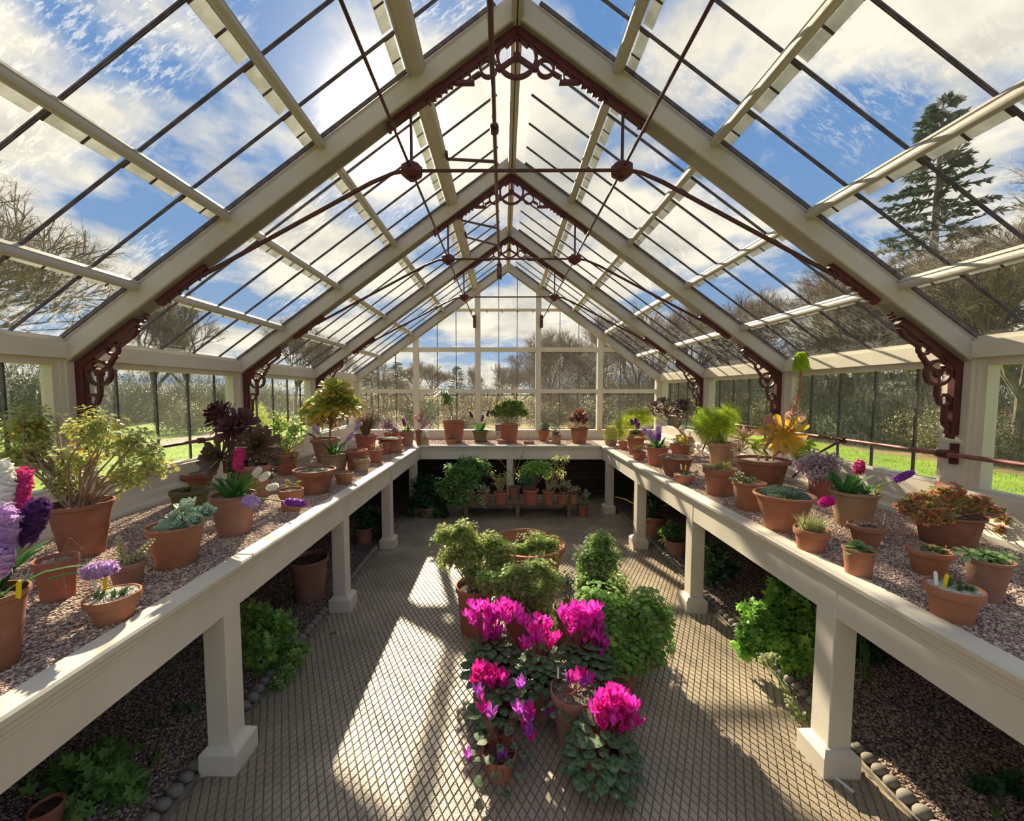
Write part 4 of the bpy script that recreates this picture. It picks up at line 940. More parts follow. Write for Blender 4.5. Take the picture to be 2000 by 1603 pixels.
p = P_('small_pan', 'tiny orange pot of pinkish dry succulent in front of the bare-stemmed plant', 'potted succulent', 883, 868, 23, 10, pot=terra_or, base=.8, seed=42, rimh=.4)
bushy(p, [blob(p, 883, 852, 11, 6, .03)], 60, None, .014, (L_pink, L_straw), stems=3, cluster=2, wr=.5)
p = P_('potted_hyacinth', 'olive-brown pot of dark and violet hyacinths on a saucer under the gable window', 'potted hyacinth', 938, 864, 32, 23, pot=terra_moss, base=.66, seed=43)
strap_leaves(p, 26, .17, .016, spread=.5)
for tu, tv, m, ln in ((917, 804, P_dark, .08), (943, 811, P_pur, .08), (955, 803, P_dark, .07), (938, 803, P_wht, .03)): hyacinth_spike(p, p.C, p.px(tu, tv), .024, ln, m, 40)
b = MB(); b.lathe([(.001, 0), (p.r*.8, 0), (p.r*.95, .016), (p.r*.9, .016), (p.r*.75, .004), (.001, .004)], 24); p.part(b, 'saucer', terra_br)
p = P_('jade_plant', 'large clay pot of thick-trunked jade plant with a dense green crown under the gable window', 'potted jade plant', 994, 866, 40, 37, pot=terra_red, base=.74, seed=44, rimh=.08, n=36)
bl = [blob(p, 978, 800, 17, 14, .10), blob(p, 1012, 797, 16, 16, .10), blob(p, 996, 790, 20, 12, .12), blob(p, 1024, 806, 9, 8, .06), blob(p, 965, 806, 8, 9, .05), blob(p, 995, 805, 16, 12, .08, -.05)]
bushy(p, bl, 1300, O_RND, .024, (L_jade := leafmat('jade_leaf', (.13, .22, .05), (.24, .32, .09), trans=.2, spec=.5), L_aeo), (.8, .2), stems=0, shell=.3, cluster=3)
b = MB()
for q, tgt in ((-.4, (975, 808)), (-.1, (990, 803)), (.25, (1002, 806)), (.5, (1016, 806)), (0, (968, 812))):
    b.tube([p.C+V((q*p.r*.7, 0, 0)), p.C+V((q*p.r, 0, .06)), p.px(*tgt)], [.014, .011, .006], 7)
p.part(b, 'trunks', mat('jade_trunk', (.20, .22, .09), (.32, .30, .15), rough=.7, scale=30))
p = P_('small_pan', 'little shallow pan in front of the jade plant', 'potted succulent', 982, 867, 24, 8, pot=terra_br, base=.8, seed=45, rimh=.4, grit_top=grit)
b = MB(); [rosette(b, p.R, p.C+V((p.R.uniform(-1, 1), p.R.uniform(-1, 1), 0))*p.r*.6, (0, -.2, 1), .014, 9, PF_SUC, .5) for _ in range(6)]; p.part(b, 'rosettes', L_grey)
p = P_('small_pan', 'tiny shallow pan with thin stems and yellow flowers', 'potted plant', 1033, 868, 23, 6, pot=terra_red, base=.85, seed=46, rimh=.4)
b = MB(); f_ = MB()
for tu, tv in ((1023, 846), (1027, 840), (1036, 841), (1041, 850), (1032, 843), (1045, 848)): q = p.px(tu, tv); b.tube([p.C, q], [.0015, .001], 3); rosette(f_, p.R, q, (0, -.3, 1), .010, 8, PF_LIN, .4)
p.part(b, 'flower_stalks', stem_g); p.part(f_, 'flowers', P_yel); p.label('w', 1037, 860, .03, 0, .008)
p = P_('potted_sedum', 'clay pot of bluish grey fine-leaved succulent under the gable window', 'potted succulent', 1062, 862, 25, 22, pot=terra_red, base=.66, seed=47, rimh=.12)
bushy(p, [blob(p, 1062, 833, 14, 8, .06)], 220, None, .040, (L_grey, leafmat('blue_succulent', (.16, .24, .22), (.30, .38, .34))), stems=4, shell=.1, cluster=2, wr=.25, upb=.2)
p = P_('potted_pelargonium', 'small limed pot with a white-flowered leafy plant and a pale trailing stem', 'potted plant', 1087, 868, 20, 18, pot=terra_br, base=.8, seed=48)
bushy(p, [blob(p, 1085, 844, 13, 7, .05)], 40, O_RND, .035, (L_dark, L_ger), stems=4, cluster=1); cyclamen_flowers(p, [p.px(1084, 841, -.04), p.px(1074, 838, -.02), p.px(1087, 838)], .022, (P_wht,))
b = MB(); b.tube([p.C, p.px(1072, 850, -.06), p.px(1064, 866, -.08)], [.004, .004, .003], 5); p.part(b, 'trailing_stem', L_pale)
p = P_('potted_aeonium', 'clay pot of dark red rosettes spilling over the rim under the gable window', 'potted aeonium', 1131, 867, 38, 32, pot=terra, base=.7, seed=49, rimh=.1, n=36)
for i, (u_, v_, rr) in enumerate(((1134, 810, 12), (1124, 818, 11), (1140, 817, 11), (1131, 825, 12), (1118, 824, 9), (1145, 824, 8), (1138, 828, 9))):
    b = MB(); rosette(b, p.R, p.px(u_, v_), (p.R.uniform(-.4, .4), -.6, 1), rr*p.s*1.3, 26, PF_SPAT, .34, (0,)); p.part(b, 'leaf_rosette', L_red)
mound(p, p.C, p.r*1.08, .045, L_brown, 260, .02, core=soil, name='trailing_stems')
# wall thermometer
t = empty('wall_thermometer', at_y(972.5, 851, YG-.045), label='small grey thermometer on a white backing against the gable sill', cat='thermometer')
b = MB(); b.box((-.045, -.006, 0), (.045, .006, .19)); b.build('backing', tag_w, t, smooth=False)
b = MB(); b.box((-.034, -.014, .075), (.034, -.006, .18)); b.build('display', mat('thermometer_face', (.10, .13, .11), (.2, .24, .2), rough=.3), t, smooth=False)
b = MB(); b.box((-.034, -.012, .01), (.034, -.006, .06)); b.build('casing', mat('thermometer_case', (.35, .38, .36), rough=.4), t, smooth=False)
# ------------------------------------------------------------------ staging on the blue sky side
p = P_('barrel_cactus', 'round golden-spined barrel cactus in a low clay pan', 'potted cactus', 1193, 871, 25, 10, pot=terra_br, base=.8, seed=51, rimh=.35)
H = 30*p.s; rc = 11*p.s; b = MB(); pf = []; k = 40; vs_, fs = [], []
for i in range(11):
    t = i/10; z_ = H*(.5-.5*math.cos(PI*(.06+.94*t))); rr = rc*math.sin(PI*(.10+.90*t))**.55 if t < .999 else .001
    for j in range(k): a = 2*PI*j/k; q = rr*(1+.09*math.cos(j*PI)); vs_.append((q*math.cos(a), q*math.sin(a), p.top-.01+z_))
for i in range(10):
    for j in range(k): fs.append((i*k+j, i*k+(j+1) % k, (i+1)*k+(j+1) % k, (i+1)*k+j))
b.add(vs_, fs); p.part(b, 'body', fl_in); b = MB()
for i in range(1500):
    vtx = V(vs_[(p.R.randrange(11)*k+p.R.randrange(20)*2) % len(vs_)]); d = (vtx-V((0, 0, p.top+H*.45))).normalized(); b.leaf(vtx, d+rv(p.R, .6), rv(p.R), .022, .0036, ((0, 1), (1, .3)))
p.part(b, 'spines', spine)
p = P_('small_succulent_pot', 'little dull red pot between the barrel cactus and the stacked hyacinth pots', 'potted plant', 1217, 879, 19, 17, pot=terra_red, base=.78, seed=52)
bushy(p, [blob(p, 1217, 855, 8, 4, .02)], 14, None, .02, (L_brown,), stems=3, cluster=1, wr=.4)
p = P_('potted_asparagus_fern', 'fluffy bright yellow-green asparagus fern in the far corner behind the barrel cactus', 'potted fern', 1245, 866, 34, 24, pot=terra_red, base=.7, seed=53)
needles(p, [blob(p, 1238, 818, 22, 17, .12, .08), blob(p, 1215, 832, 14, 18, .09), blob(p, 1262, 815, 16, 14, .10, .08), blob(p, 1218, 848, 10, 8, .06)], 1100, (L_fern, L_fern2), .032, wts=(.4, .6))
p = P_('clay_bowl', 'clay pot of low cushion plant below the purple hyacinths in the far corner', 'clay bowl', 1241, 889, 38, 35, pot=terra, base=.66, seed=54, rimh=.15)
mound(p, p.C+V((.02, -.02, 0)), p.r*.45, .025, L_aeoy, 200, .007)
p = P_('potted_hyacinth', 'small pot of dark violet hyacinths tucked behind the clay pot in the far corner', 'potted hyacinth', 1241, 872, 26, 24, pot=terra_br, base=.75, seed=55)
strap_leaves(p, 12, .10, .018, spread=.7)
for tu, tv in ((1233, 820), (1242, 818), (1248, 826)): hyacinth_spike(p, p.C, p.px(tu, tv), .028, .06, P_pur, 36)
p = P_('small_succulent_pot', 'small pot of yellowish-green sprawling succulent in front of the lilac hyacinths', 'potted succulent', 1247, 899, 29, 16, pot=terra_red, base=.75, seed=56, rimh=.3)
bushy(p, [blob(p, 1246, 876, 15, 8, .04)], 90, None, .022, (L_sedy, L_ger2, L_pink), (.5, .3, .2), stems=5, shell=.1, cluster=2, wr=.35)
p = P_('potted_hyacinth', 'clay pot of lilac and violet hyacinths leaning over green leaves beside the yellow sedum', 'potted hyacinth', 1283, 911, 48, 37, pot=terra_red, base=.7, seed=57, rimh=.12, style='bell')
strap_leaves(p, 26, .15, .022, spread=.75, lean=(.2, -.1))
for tu, tv, m in ((1256, 836, P_lil), (1268, 840, P_lil), (1285, 832, P_lil), (1287, 845, P_pur), (1274, 848, P_lil)): hyacinth_spike(p, p.C, p.px(tu, tv), .032, .065, m, 44)
p = P_('potted_sedum', 'clay pot of small-leaved bright yellow sedum with a trailing tuft', 'potted succulent', 1328, 890, 42, 21, pot=terra_red, base=.75, seed=58, rimh=.2)
bushy(p, [blob(p, 1328, 862, 23, 12, .07), blob(p, 1350, 884, 10, 9, .04, -.05)], 220, O_RND, .018, (L_sedy, leafmat('gold_leaf', (.62, .54, .06), (.7, .62, .16))), stems=12, shell=.1, cluster=2, stem_m=bark)
p = P_('potted_aeonium', 'dark bronze aeonium with a broad flat crown of rosettes on a bare stem', 'potted aeonium', 1338, 876, 40, 24, pot=terra_br, base=.7, seed=59)
st = MB(); fk = p.px(1325, 838)
for i, (u_, v_, rr) in enumerate(((1282, 795, 17), (1296, 788, 18), (1312, 798, 20), (1330, 792, 18), (1340, 788, 16), (1300, 806, 20), (1322, 808, 18), (1338, 802, 16), (1276, 806, 12))):
    b = MB(); c = p.px(u_, v_, p.R.uniform(-.1, .1)); rosette(b, p.R, c, (c-fk).normalized()*.6+V((0, -.5, .7)), rr*p.s*1.15, 34, PF_SPAT, .32, (0, 1, 1), inner=.15, cup=.9, flat=-.05, back=.3)
    p.part(b, 'leaf_rosette', [L_aeo, L_purp if i % 3 == 0 else L_bronze]); st.tube([p.C, fk, fk.lerp(c, .5), c], [.008, .008, .006, .005], 6)
p.part(st, 'branches', bark)
p = P_('cushion_bowl', 'clay bowl of low grey-purple cushion plant on the front edge of the staging', 'potted succulent', 1320, 932, 72, 37, pot=terra, base=.62, seed=60, rimh=.15, style='bell', n=40)
mound(p, p.C-V((0, 0, .005)), p.r*.66, .035, mat('mauve_cushion', (.17, .14, .13), (.30, .26, .22), rough=.9, scale=60), 700, .009, lumps=1)
alpine_pan('alpine_pan', 'tiny clay pan with white grit and two labels, in front of the mauve cushion bowl', 'potted alpine', 1336, 947, 41, 19, pot=terra_or, base=.75, seed=61, rimh=.35, fill=.94, grit_top=white_grit, lab=((1331, 917), (1338, 918)))
p = P_('potted_asparagus_fern', 'tall bushy lime-green asparagus fern in a limed clay pot beside the window post', 'potted fern', 1408, 912, 58, 46, pot=terra_pale, base=.75, seed=62)
needles(p, [blob(p, 1385, 818, 32, 22, .13, .05), blob(p, 1400, 840, 38, 26, .13), blob(p, 1425, 812, 22, 22, .10), blob(p, 1375, 838, 18, 18, .08)], 1400, (L_fern, L_fern2), .027, wts=(.75, .25), stems=26)
bushy(p, [blob(p, 1418, 872, 20, 22, .06, -.05), blob(p, 1395, 872, 20, 8, .06, -.03)], 110, O_RND, .016, (L_fern2, L_ger2), stems=4, shell=.1, cluster=2, name='trailing_foliage')
p = P_('potted_aeonium', 'small amber-edged aeonium tucked between the lime asparagus fern and the tall aeonium', 'potted aeonium', 1456, 898, 40, 34, pot=terra_br, base=.7, seed=63)
st = MB()
for i, (u_, v_, rr, mm) in enumerate(((1428, 812, 16, L_aeoy), (1442, 822, 22, L_bronze), (1452, 836, 18, L_bronze), (1436, 838, 16, L_aeoy), (1447, 810, 16, L_bronze))):
    b = MB(); c = p.px(u_, v_); rosette(b, p.R, c, (-.2, -.6, .6), rr*p.s*1.15, 30, PF_SPAT, .36, (0, 1, 1), inner=.2, cup=.9, flat=0); p.part(b, 'leaf_rosette', [L_aeo, mm]); st.tube([p.C, p.px(1450, 860), c], [.008, .007, .005], 6)
p.part(st, 'branches', bark)
p = P_('flowering_aeonium', 'wide clay pot of aeonium with a tall pink flower stalk tipped in lime green', 'potted aeonium', 1486, 953, 114, 52, pot=terra, base=.70, seed=64, rimh=.14, grit_top=grit, n=48)
st = MB(); R = p.R
st.tube([p.px(1496, 905), p.px(1498, 888), p.px(1492, 878), p.px(1505, 858), p.px(1516, 840)], [.016, .014, .012, .012, .012], 8)
st.tube([p.px(1508, 905), p.px(1512, 890), p.px(1530, 876), p.px(1548, 862)], [.010, .009, .008, .007], 7); st.tube([p.px(1484, 905), p.px(1480, 895), p.px(1488, 885), p.px(1470, 872)], [.007, .006, .006, .005], 6)
st.tube([p.C+V((.06, 0, 0)), p.px(1530, 908, -.03), p.px(1550, 898, -.05)], [.006, .006, .005], 6)
p.part(st, 'branches', bark)
fc = p.px(1530, 848)
b = MB(); rosette(b, R, fc, (-.25, -.75, -.2), 56*p.s, 40, PF_SPAT, .27, (0, 1, 1, 1, 1, 2), inner=.1, cup=.5, flat=-.05, curl=.1, fold=.25, back=.3); p.part(b, 'drooping_rosette', [L_aeoy, leafmat('amber_leaf', (.72, .42, .05), (.78, .55, .12), trans=.5), L_pink])
b = MB(); pts = [fc, p.px(1540, 820), p.px(1553, 795), p.px(1562, 762), p.px(1564, 730), p.px(1565, 690)]; b.tube(pts, [.013, .012, .011, .009, .007, .004], 8)
p.part(b, 'flower_stalk', mat('pink_stalk', (.42, .13, .14), (.5, .22, .18), rough=.5))
b = MB(); g = MB()
def along(t): t *= len(pts)-1; i = min(int(t), len(pts)-2); return pts[i].lerp(pts[i+1], t-i), (pts[i+1]-pts[i]).normalized()
for i in range(170):
    t = i/170; c, ax = along(t*.80); a = ax.orthogonal().normalized(); e = ax.cross(a); an = i*GA; d = a*math.cos(an)+e*math.sin(an)+ax*.25
    b.leaf(c, d, ax, (.055*(1-t)**1.3+.032)*R.uniform(.85, 1.1), .017*(1-.4*t), PF_SPAT, curl=.1, fold=.3, m=0 if R.random() < .8 else 1, thick=.0015)
p.part(b, 'stalk_leaves', [L_pink, L_aeo])
for i in range(420):
    t = .82+.18*i/420; c, ax = along(min(t, .999)); a = ax.orthogonal().normalized(); e = ax.cross(a); an = i*GA; d = a*math.cos(an)+e*math.sin(an)+ax*.2; q = (1-t)/.18
    o = c+d*(.016+.040*math.sqrt(max(q, 0))*R.random()**.4); rosette(g, R, o, d, .017, 6, PF_SUC, .5, cup=.6)
p.part(g, 'flower_tip', L_fern)
b = MB()
for (u_, v_, rr, nx, ny, mm) in ((1452, 858, 22, -.4, -.7, 1), (1468, 875, 24, .2, -.6, 0), (1560, 880, 26, .5, -.6, 0), (1572, 868, 22, .7, -.4, 0), (1553, 895, 16, .3, -.8, 0), (1494, 838, 14, 0, -.6, 1), (1446, 880, 16, -.6, -.5, 1)):
    bb = MB(); rosette(bb, R, p.px(u_, v_, R.uniform(-.05, .05)), (nx, ny, .5), rr*p.s*1.4, 34, ((0, .3), (.4, .6), (.75, 1), (1, .05)), .17, (0, 1), inner=.5, cup=.7, flat=.05, fold=.3); p.part(bb, 'leaf_rosette', [L_aeo, L_pink] if mm else [L_aeo, L_fern])
p = P_('potted_succulent', 'clay pot of pale yellow-green mounded sedum in front of the wide aeonium pot', 'potted succulent', 1404, 971, 70, 54, pot=terra, base=.72, seed=65, rimh=.22)
bushy(p, [blob(p, 1388, 912, 14, 6, .05), blob(p, 1412, 910, 20, 9, .06), blob(p, 1428, 920, 14, 6, .04, -.03)], 150, None, .018, (L_pale, L_sedy), stems=4, shell=.1, cluster=3, wr=.6)
for u_, v_ in ((1360, 924), (1375, 910), (1408, 906), (1440, 922)): b = MB(); rosette(b, p.R, p.px(u_, v_, -.02), (-.3, -.4, 1), .026, 14, PF_SUC, .5, thick=.002); p.part(b, 'rosette', L_pale)
p = P_('potted_succulent', 'clay pot of chunky pale green rosettes beside the blue cushion bowl', 'potted succulent', 1461, 1000, 71, 56, pot=terra_or, base=.68, seed=66, rimh=.12, grit_top=grit, style='bell')
for u_, v_, rr in ((1440, 933, 10), (1432, 940, 9), (1452, 938, 10), (1460, 942, 9), (1446, 928, 8), (1438, 946, 8), (1456, 948, 8), (1470, 936, 6)): b = MB(); rosette(b, p.R, p.px(u_, v_, p.R.uniform(-.01, .02)), rv(p.R, .4)+V((0, -.3, 1)), rr*p.s*1.4, 16, PF_SUC, .6, thick=.003); p.part(b, 'rosette', leafmat('chalky_green', (.26, .33, .14), (.42, .46, .24), trans=.2))
p = P_('blue_cushion_bowl', 'wide clay bowl holding a round blue-green cushion plant, largest bowl on its staging', 'potted succulent', 1528, 1042, 130, 72, pot=terra_or, base=.58, seed=67, rimh=.12, style='bell', n=48)
mound(p, p.C-V((0, 0, .005)), p.r*.70, .055, leafmat('blue_cushion', (.10, .17, .14), (.26, .33, .26), trans=.1), 1700, .011, lumps=1.2, core=L_dark)
p = P_('potted_mauve_sedum', 'mauve-pink leafy succulent bush behind the grey pot of hyacinth leaves', 'potted succulent', 1601, 976, 58, 44, pot=terra_red, base=.72, seed=68)
bushy(p, [blob(p, 1600, 903, 46, 22, .14), blob(p, 1570, 912, 24, 16, .08), blob(p, 1618, 915, 26, 22, .08, -.02), blob(p, 1600, 930, 26, 14, .07, -.06)], 620, O_RND, .019, (L_sedp,), stems=20, shell=.15, cluster=3)
p = P_('potted_hyacinth', 'large greyish limed pot of broad hyacinth leaves with a purple bloom leaning out', 'potted hyacinth', 1664, 1033, 108, 70, pot=terra_pale, base=.66, seed=69, style='bell', grit_top=grit, n=44)
strap_leaves(p, 9, .17, .036, c=p.C+V((-.05, 0, 0)), spread=.6, rad=.02); strap_leaves(p, 7, .13, .034, c=p.C+V((.0, .01, 0)), spread=.6, rad=.02, name='centre_leaves'); strap_leaves(p, 7, .13, .022, c=p.C+V((.06, 0, 0)), spread=.5, lean=(.6, 0), rad=.012, name='side_leaves')
hyacinth_spike(p, p.C+V((.06, 0, 0)), p.px(1782, 922, -.02), .026, .085, P_pur, 46); hyacinth_spike(p, p.C, p.px(1680, 903, .06), .034, .05, P_mag, 40)
hyacinth_spike(p, p.C+V((-.06, -.02, 0)), p.px(1607, 982, -.09), .034, .055, P_fuc, 40); p.label('y', 1716, 965, .055, .05, .014)
p = P_('potted_grass', 'low clay pot of tufted grassy plant in front of the blue cushion bowl', 'potted grass', 1583, 1081, 77, 44, pot=terra_or, base=.74, seed=70, rimh=.3, grit_top=grit)
b = MB(); R = p.R
for i in range(230):
    an = R.uniform(0, 6.3); q = p.r*.55*math.sqrt(R.random()); o = p.C+V((math.cos(an)*q, math.sin(an)*q, 0)); sp_ = .9 if i % 9 == 0 else .45
    b.leaf(o, V((math.cos(an)*R.uniform(0, sp_), math.sin(an)*R.uniform(0, sp_), 1)), rv(R), R.uniform(.04, .10), .0035, PF_LIN, curl=-.5, fold=.2, m=R.choice((0, 0, 1)))
p.part(b, 'grass_blades', [L_ger, L_straw])
p = P_('small_pan', 'shallow clay pan of shrivelled brown succulents with a thin stick', 'potted succulent', 1690, 1068, 83, 40, pot=terra_or, base=.62, seed=71, rimh=.25, grit_top=grit)
b = MB(); [rosette(b, p.R, p.C+V((p.R.uniform(-1, 1)*p.r*.5, p.R.uniform(-1, 1)*p.r*.5, .006)), (0, -.2, 1), .024, 10, PF_LIN, .4) for _ in range(16)]; p.part(b, 'withered_rosettes', leafmat('withered', (.40, .24, .18), (.55, .38, .28), trans=.2)); p.label('w', 1722, 1036, .075, .2, .003)
p = P_('potted_red_sedum', 'large clay pot overflowing with red and olive sedum by the wall post', 'potted succulent', 1848, 1071, 155, 62, pot=terra, base=.74, seed=72, n=48, style='bell')
bl = [blob(p, 1800, 985, 42, 26, .10, -.04), blob(p, 1850, 975, 42, 32, .12), blob(p, 1905, 990, 36, 24, .10), blob(p, 1770, 990, 26, 15, .07, -.05), blob(p, 1940, 1000, 24, 9, .05), blob(p, 1965, 1016, 20, 8, .04), blob(p, 1955, 1035, 16, 7, .04), blob(p, 1830, 1010, 50, 16, .08, -.10)]
rs = [MB(), MB(), MB()]
for c, d, q in cloud_points(p.R, bl, 950, .35):
    k = p.R.choices((0, 1, 2), (.42, .44, .14))[0]; rosette(rs[k], p.R, c, d*.8+V((0, 0, .5))+rv(p.R, .3), .023*p.R.uniform(.7, 1.2), 9, PF_SUC, .5, cup=.75, flat=.1)
for k, m_ in enumerate((L_sedr, L_sedg, L_pink)): p.part(rs[k], 'leaf_clusters', m_)
st = MB()
for i in range(26):
    c = p.C+V((p.r*.5, 0, 0)); q = p.px(p.R.uniform(1880, 1985), p.R.uniform(1000, 1060), p.R.uniform(-.12, .05)); st.tube([c, c.lerp(q, .5)+V((0, 0, p.R.uniform(-.03, .03))), q], [.0025, .002, .0015], 4)
for i in range(20): q = p.R.choice(cloud_points(p.R, bl, 20, .2))[0]; st.tube([p.C, q], [.003, .002], 4)
p.part(st, 'stems', bark)
p = P_('potted_primula', 'small clay pot of crinkled pale green rosette leaves near the staging edge', 'potted primula', 1675, 1129, 74, 54, pot=terra_or, base=.74, seed=73, rimh=.24, style='bell')
b = MB(); rosette(b, p.R, p.C+V((0, 0, .01)), (0, -.1, 1), .068, 24, ((0, .3), (.3, .6), (.6, .95), (.85, .8), (1, .2)), .5, (0,), cup=.75, flat=-.05, curl=-.25, fold=.15); rosette(b, p.R, p.C+V((-.015, 0, .02)), (0, -.1, 1), .045, 16, ((0, .3), (.3, .6), (.6, .95), (.85, .8), (1, .2)), .5, (0,), cup=.85, flat=.1); p.part(b, 'leaves', L_prim)
p = P_('low_pan', 'wide orange clay pan of low dark green foliage in front of the red sedum', 'potted alpine', 1812, 1128, 101, 52, pot=terra_or, base=.66, seed=74, rimh=.22, grit_top=grit, n=40)
bushy(p, [blob(p, 1820, 1078, 26, 9, .05), blob(p, 1838, 1082, 18, 8, .05, -.02)], 150, O_GER, .02, (L_dark, L_sedg, L_brown), (.5, .35, .15), stems=4, shell=.1, cluster=2)
p = P_('potted_primula', 'larger brownish clay pot of grey-green crinkled leaves beside the label pan', 'potted primula', 1924, 1177, 112, 84, pot=terra_br, base=.62, seed=75, style='bell', n=40)
b = MB()
for u_, v_ in ((1890, 1080), (1920, 1082), (1945, 1090), (1965, 1088)):
    c = p.px(u_, v_, p.R.uniform(-.02, .02)); rosette(b, p.R, c, (0, -.2, 1), .055, 18, ((0, .3), (.3, .6), (.6, .95), (.85, .8), (1, .2)), .42, (0,), cup=.75, flat=-.05, curl=-.3, fold=.2)
p.part(b, 'leaves', L_prim)
alpine_pan('alpine_pan', 'pan of pale grit and spiky rosettes with two labels, beside the crinkled primula pot', 'potted alpine', 1857, 1217, 134, 66, pot=terra_or, base=.68, seed=76, rimh=.28, fill=.93, grit_top=white_grit, lab=((1829, 1142), (1845, 1146)), n=44)
# ================================================================== floor plants
p = P_('large_planting_bowl', 'very large clay bowl planted with geranium in the middle of the tiled floor', 'planting bowl', 1030, 1200, 168, 100, z=0, pot=None, seed=80)
# place exactly
p.root.location = (.20, 3.22, 0); p.p = V((.20, 3.22, 0)); p.s = 3.22/F; p.r, p.h = .316, .40
b = MB(); b.lathe([(.001, 0), (.20, 0), (.21, .01), (.265, .2), (.285, .30), (.30, .345), (.318, .352), (.322, .375), (.316, .398), (.295, .40), (.285, .36), (.26, .30), (.001, .28)], 56); p.part(b, 'pot', terra_or)
b = MB(); b.lathe([(.001, .315), (.15, .318), (.262, .31)], 32); p.part(b, 'soil', soil); p.C = V((0, -.05, .31))
bushy(p, [blob(p, 1045, 1062, 46, 26, .14, -.12), blob(p, 1075, 1070, 22, 30, .10, -.10), blob(p, 1010, 1080, 30, 24, .12, -.14), blob(p, 1060, 1100, 36, 26, .08, -.26)], 1100, O_GER, .032, (L_ger, L_bright, L_ger2), (.6, .25, .15), stems=24, shell=.15, cluster=3)
for k, a in enumerate((-.15, -.4, .05)):
    pass
p = P_('potted_geranium', 'clay pot of tall scented geranium on the floor, standing left of the large bowl', 'potted geranium', 928, 1247, 78, 96, z=0, pot=terra_red, base=.72, seed=81, rimh=.12)
p.root['label'] = 'tall pale scented geranium on the floor between the sunlit patch and the large bowl'
bl = [blob(p, 905, 1040, 34, 26, .12), blob(p, 870, 1045, 24, 22, .09), blob(p, 925, 1075, 44, 36, .15), blob(p, 885, 1085, 34, 26, .12), blob(p, 960, 1060, 30, 22, .12, .05), blob(p, 930, 1120, 40, 26, .12), blob(p, 975, 1100, 34, 28, .12), blob(p, 985, 1075, 24, 16, .1)]
bushy(p, bl, 1900, O_GER, .036, (L_ger, L_ger2, L_bright), (.4, .45, .15), stems=34, shell=.15, cluster=3, stem_r_=.005, sway=.06)
p = P_('potted_geranium', 'soft feathery scented geranium in the middle of the floor group behind the cyclamens', 'potted geranium', 1020, 1290, 80, 100, z=0, pot=terra, base=.72, seed=82)
bl = [blob(p, 1010, 1120, 40, 24, .14), blob(p, 1050, 1110, 36, 22, .13), blob(p, 960, 1135, 40, 20, .13), blob(p, 1040, 1155, 38, 30, .12), blob(p, 985, 1160, 34, 20, .10), blob(p, 1075, 1130, 22, 26, .1), blob(p, 1055, 1190, 24, 20, .08), blob(p, 1000, 1185, 50, 26, .12), blob(p, 1060, 1210, 30, 26, .1)]
bushy(p, bl, 1700, O_GER, .034, (L_ger, L_bright, L_ger2), (.55, .3, .15), stems=26, shell=.15, cluster=3)
p = P_('potted_geranium', 'thin grey-leaved geranium in a dark pot between the two leafy geranium masses', 'potted geranium', 1112, 1275, 70, 80, z=0, pot=terra_br, base=.75, seed=83)
bushy(p, [blob(p, 1098, 1150, 26, 20, .1), blob(p, 1110, 1130, 20, 16, .08), blob(p, 1095, 1175, 16, 14, .06)], 130, O_GER, .026, (L_grey, L_pale), stems=16, shell=.2, cluster=2); p.label('w', 1114, 1180, .07, 0, .006)
p = P_('potted_geranium', 'tall column of fresh green lobed geranium on the floor beyond the broad leafy mound', 'potted geranium', 1165, 1240, 80, 90, z=0, pot=terra, base=.72, seed=84)
bl = [blob(p, 1172, 1058, 30, 22, .13), blob(p, 1150, 1095, 32, 26, .13), blob(p, 1190, 1095, 26, 28, .12), blob(p, 1160, 1140, 44, 34, .16), blob(p, 1200, 1150, 30, 30, .12)]
bushy(p, bl, 1500, O_BR, .032, (L_bright, L_ger), (.6, .4), stems=26, shell=.2, cluster=3)
p = P_('potted_geranium', 'broad dense mound of fresh green lobed leaves on the floor beside the cyclamens', 'potted geranium', 1215, 1350, 84, 62, z=0, pot=terra, base=.72, seed=85)
bl = [blob(p, 1200, 1200, 64, 46, .20), blob(p, 1265, 1195, 52, 50, .18), blob(p, 1285, 1225, 32, 46, .14), blob(p, 1230, 1260, 56, 42, .17), blob(p, 1175, 1180, 48, 40, .15), blob(p, 1160, 1215, 36, 36, .12), blob(p, 1215, 1290, 60, 34, .15), blob(p, 1170, 1275, 40, 34, .13), blob(p, 1215, 1300, 52, 30, .08, -.12), blob(p, 1185, 1250, 40, 40, .10, -.10), blob(p, 1275, 1270, 36, 40, .12)]
bushy(p, bl, 2600, O_BR, .036, (L_bright, L_ger, L_ivyb), (.62, .2, .18), stems=26, shell=.35, cluster=3)
# cyclamens
def cyc(label, u, v, w, h, fl, nl, seed, mats, R1, zl=(.02, .12), size=.040, pot=terra, lsize=.056, leaves=True, base=.7, dyf=.05, **k):
    p = P_('potted_cyclamen', label, 'potted cyclamen', u, v, w, h, z=0, pot=pot, seed=seed, base=base, group=None, **k)
    if leaves: cyclamen_leaves(p, nl, .02, R1, zl[0], zl[1], lsize)
    sp_ = []
    for (cu, cv, du, dv, n) in fl:
        for i in range(int(n*1.8) if n > 5 else n):
            a = p.R.uniform(0, 6.3); q = math.sqrt(p.R.random()); sp_.append(p.px(cu+du*q*math.cos(a), cv+dv*q*math.sin(a), p.R.uniform(-dyf, dyf)))
    cyclamen_flowers(p, sp_, size, mats); return p
cyc('cyclamen with a wide cloud of violet-pink flowers in front of the tall pale geranium', 965, 1372, 74, 52, ((945, 1205, 36, 24, 17), (990, 1200, 32, 20, 14), (962, 1240, 22, 18, 9), (1022, 1215, 9, 18, 4)), 90, 91, (P_hot, P_cyv2 := petal('violet_pink_petal', (.72, .03, .50), (.80, .08, .60))), .16, (.0, .20))
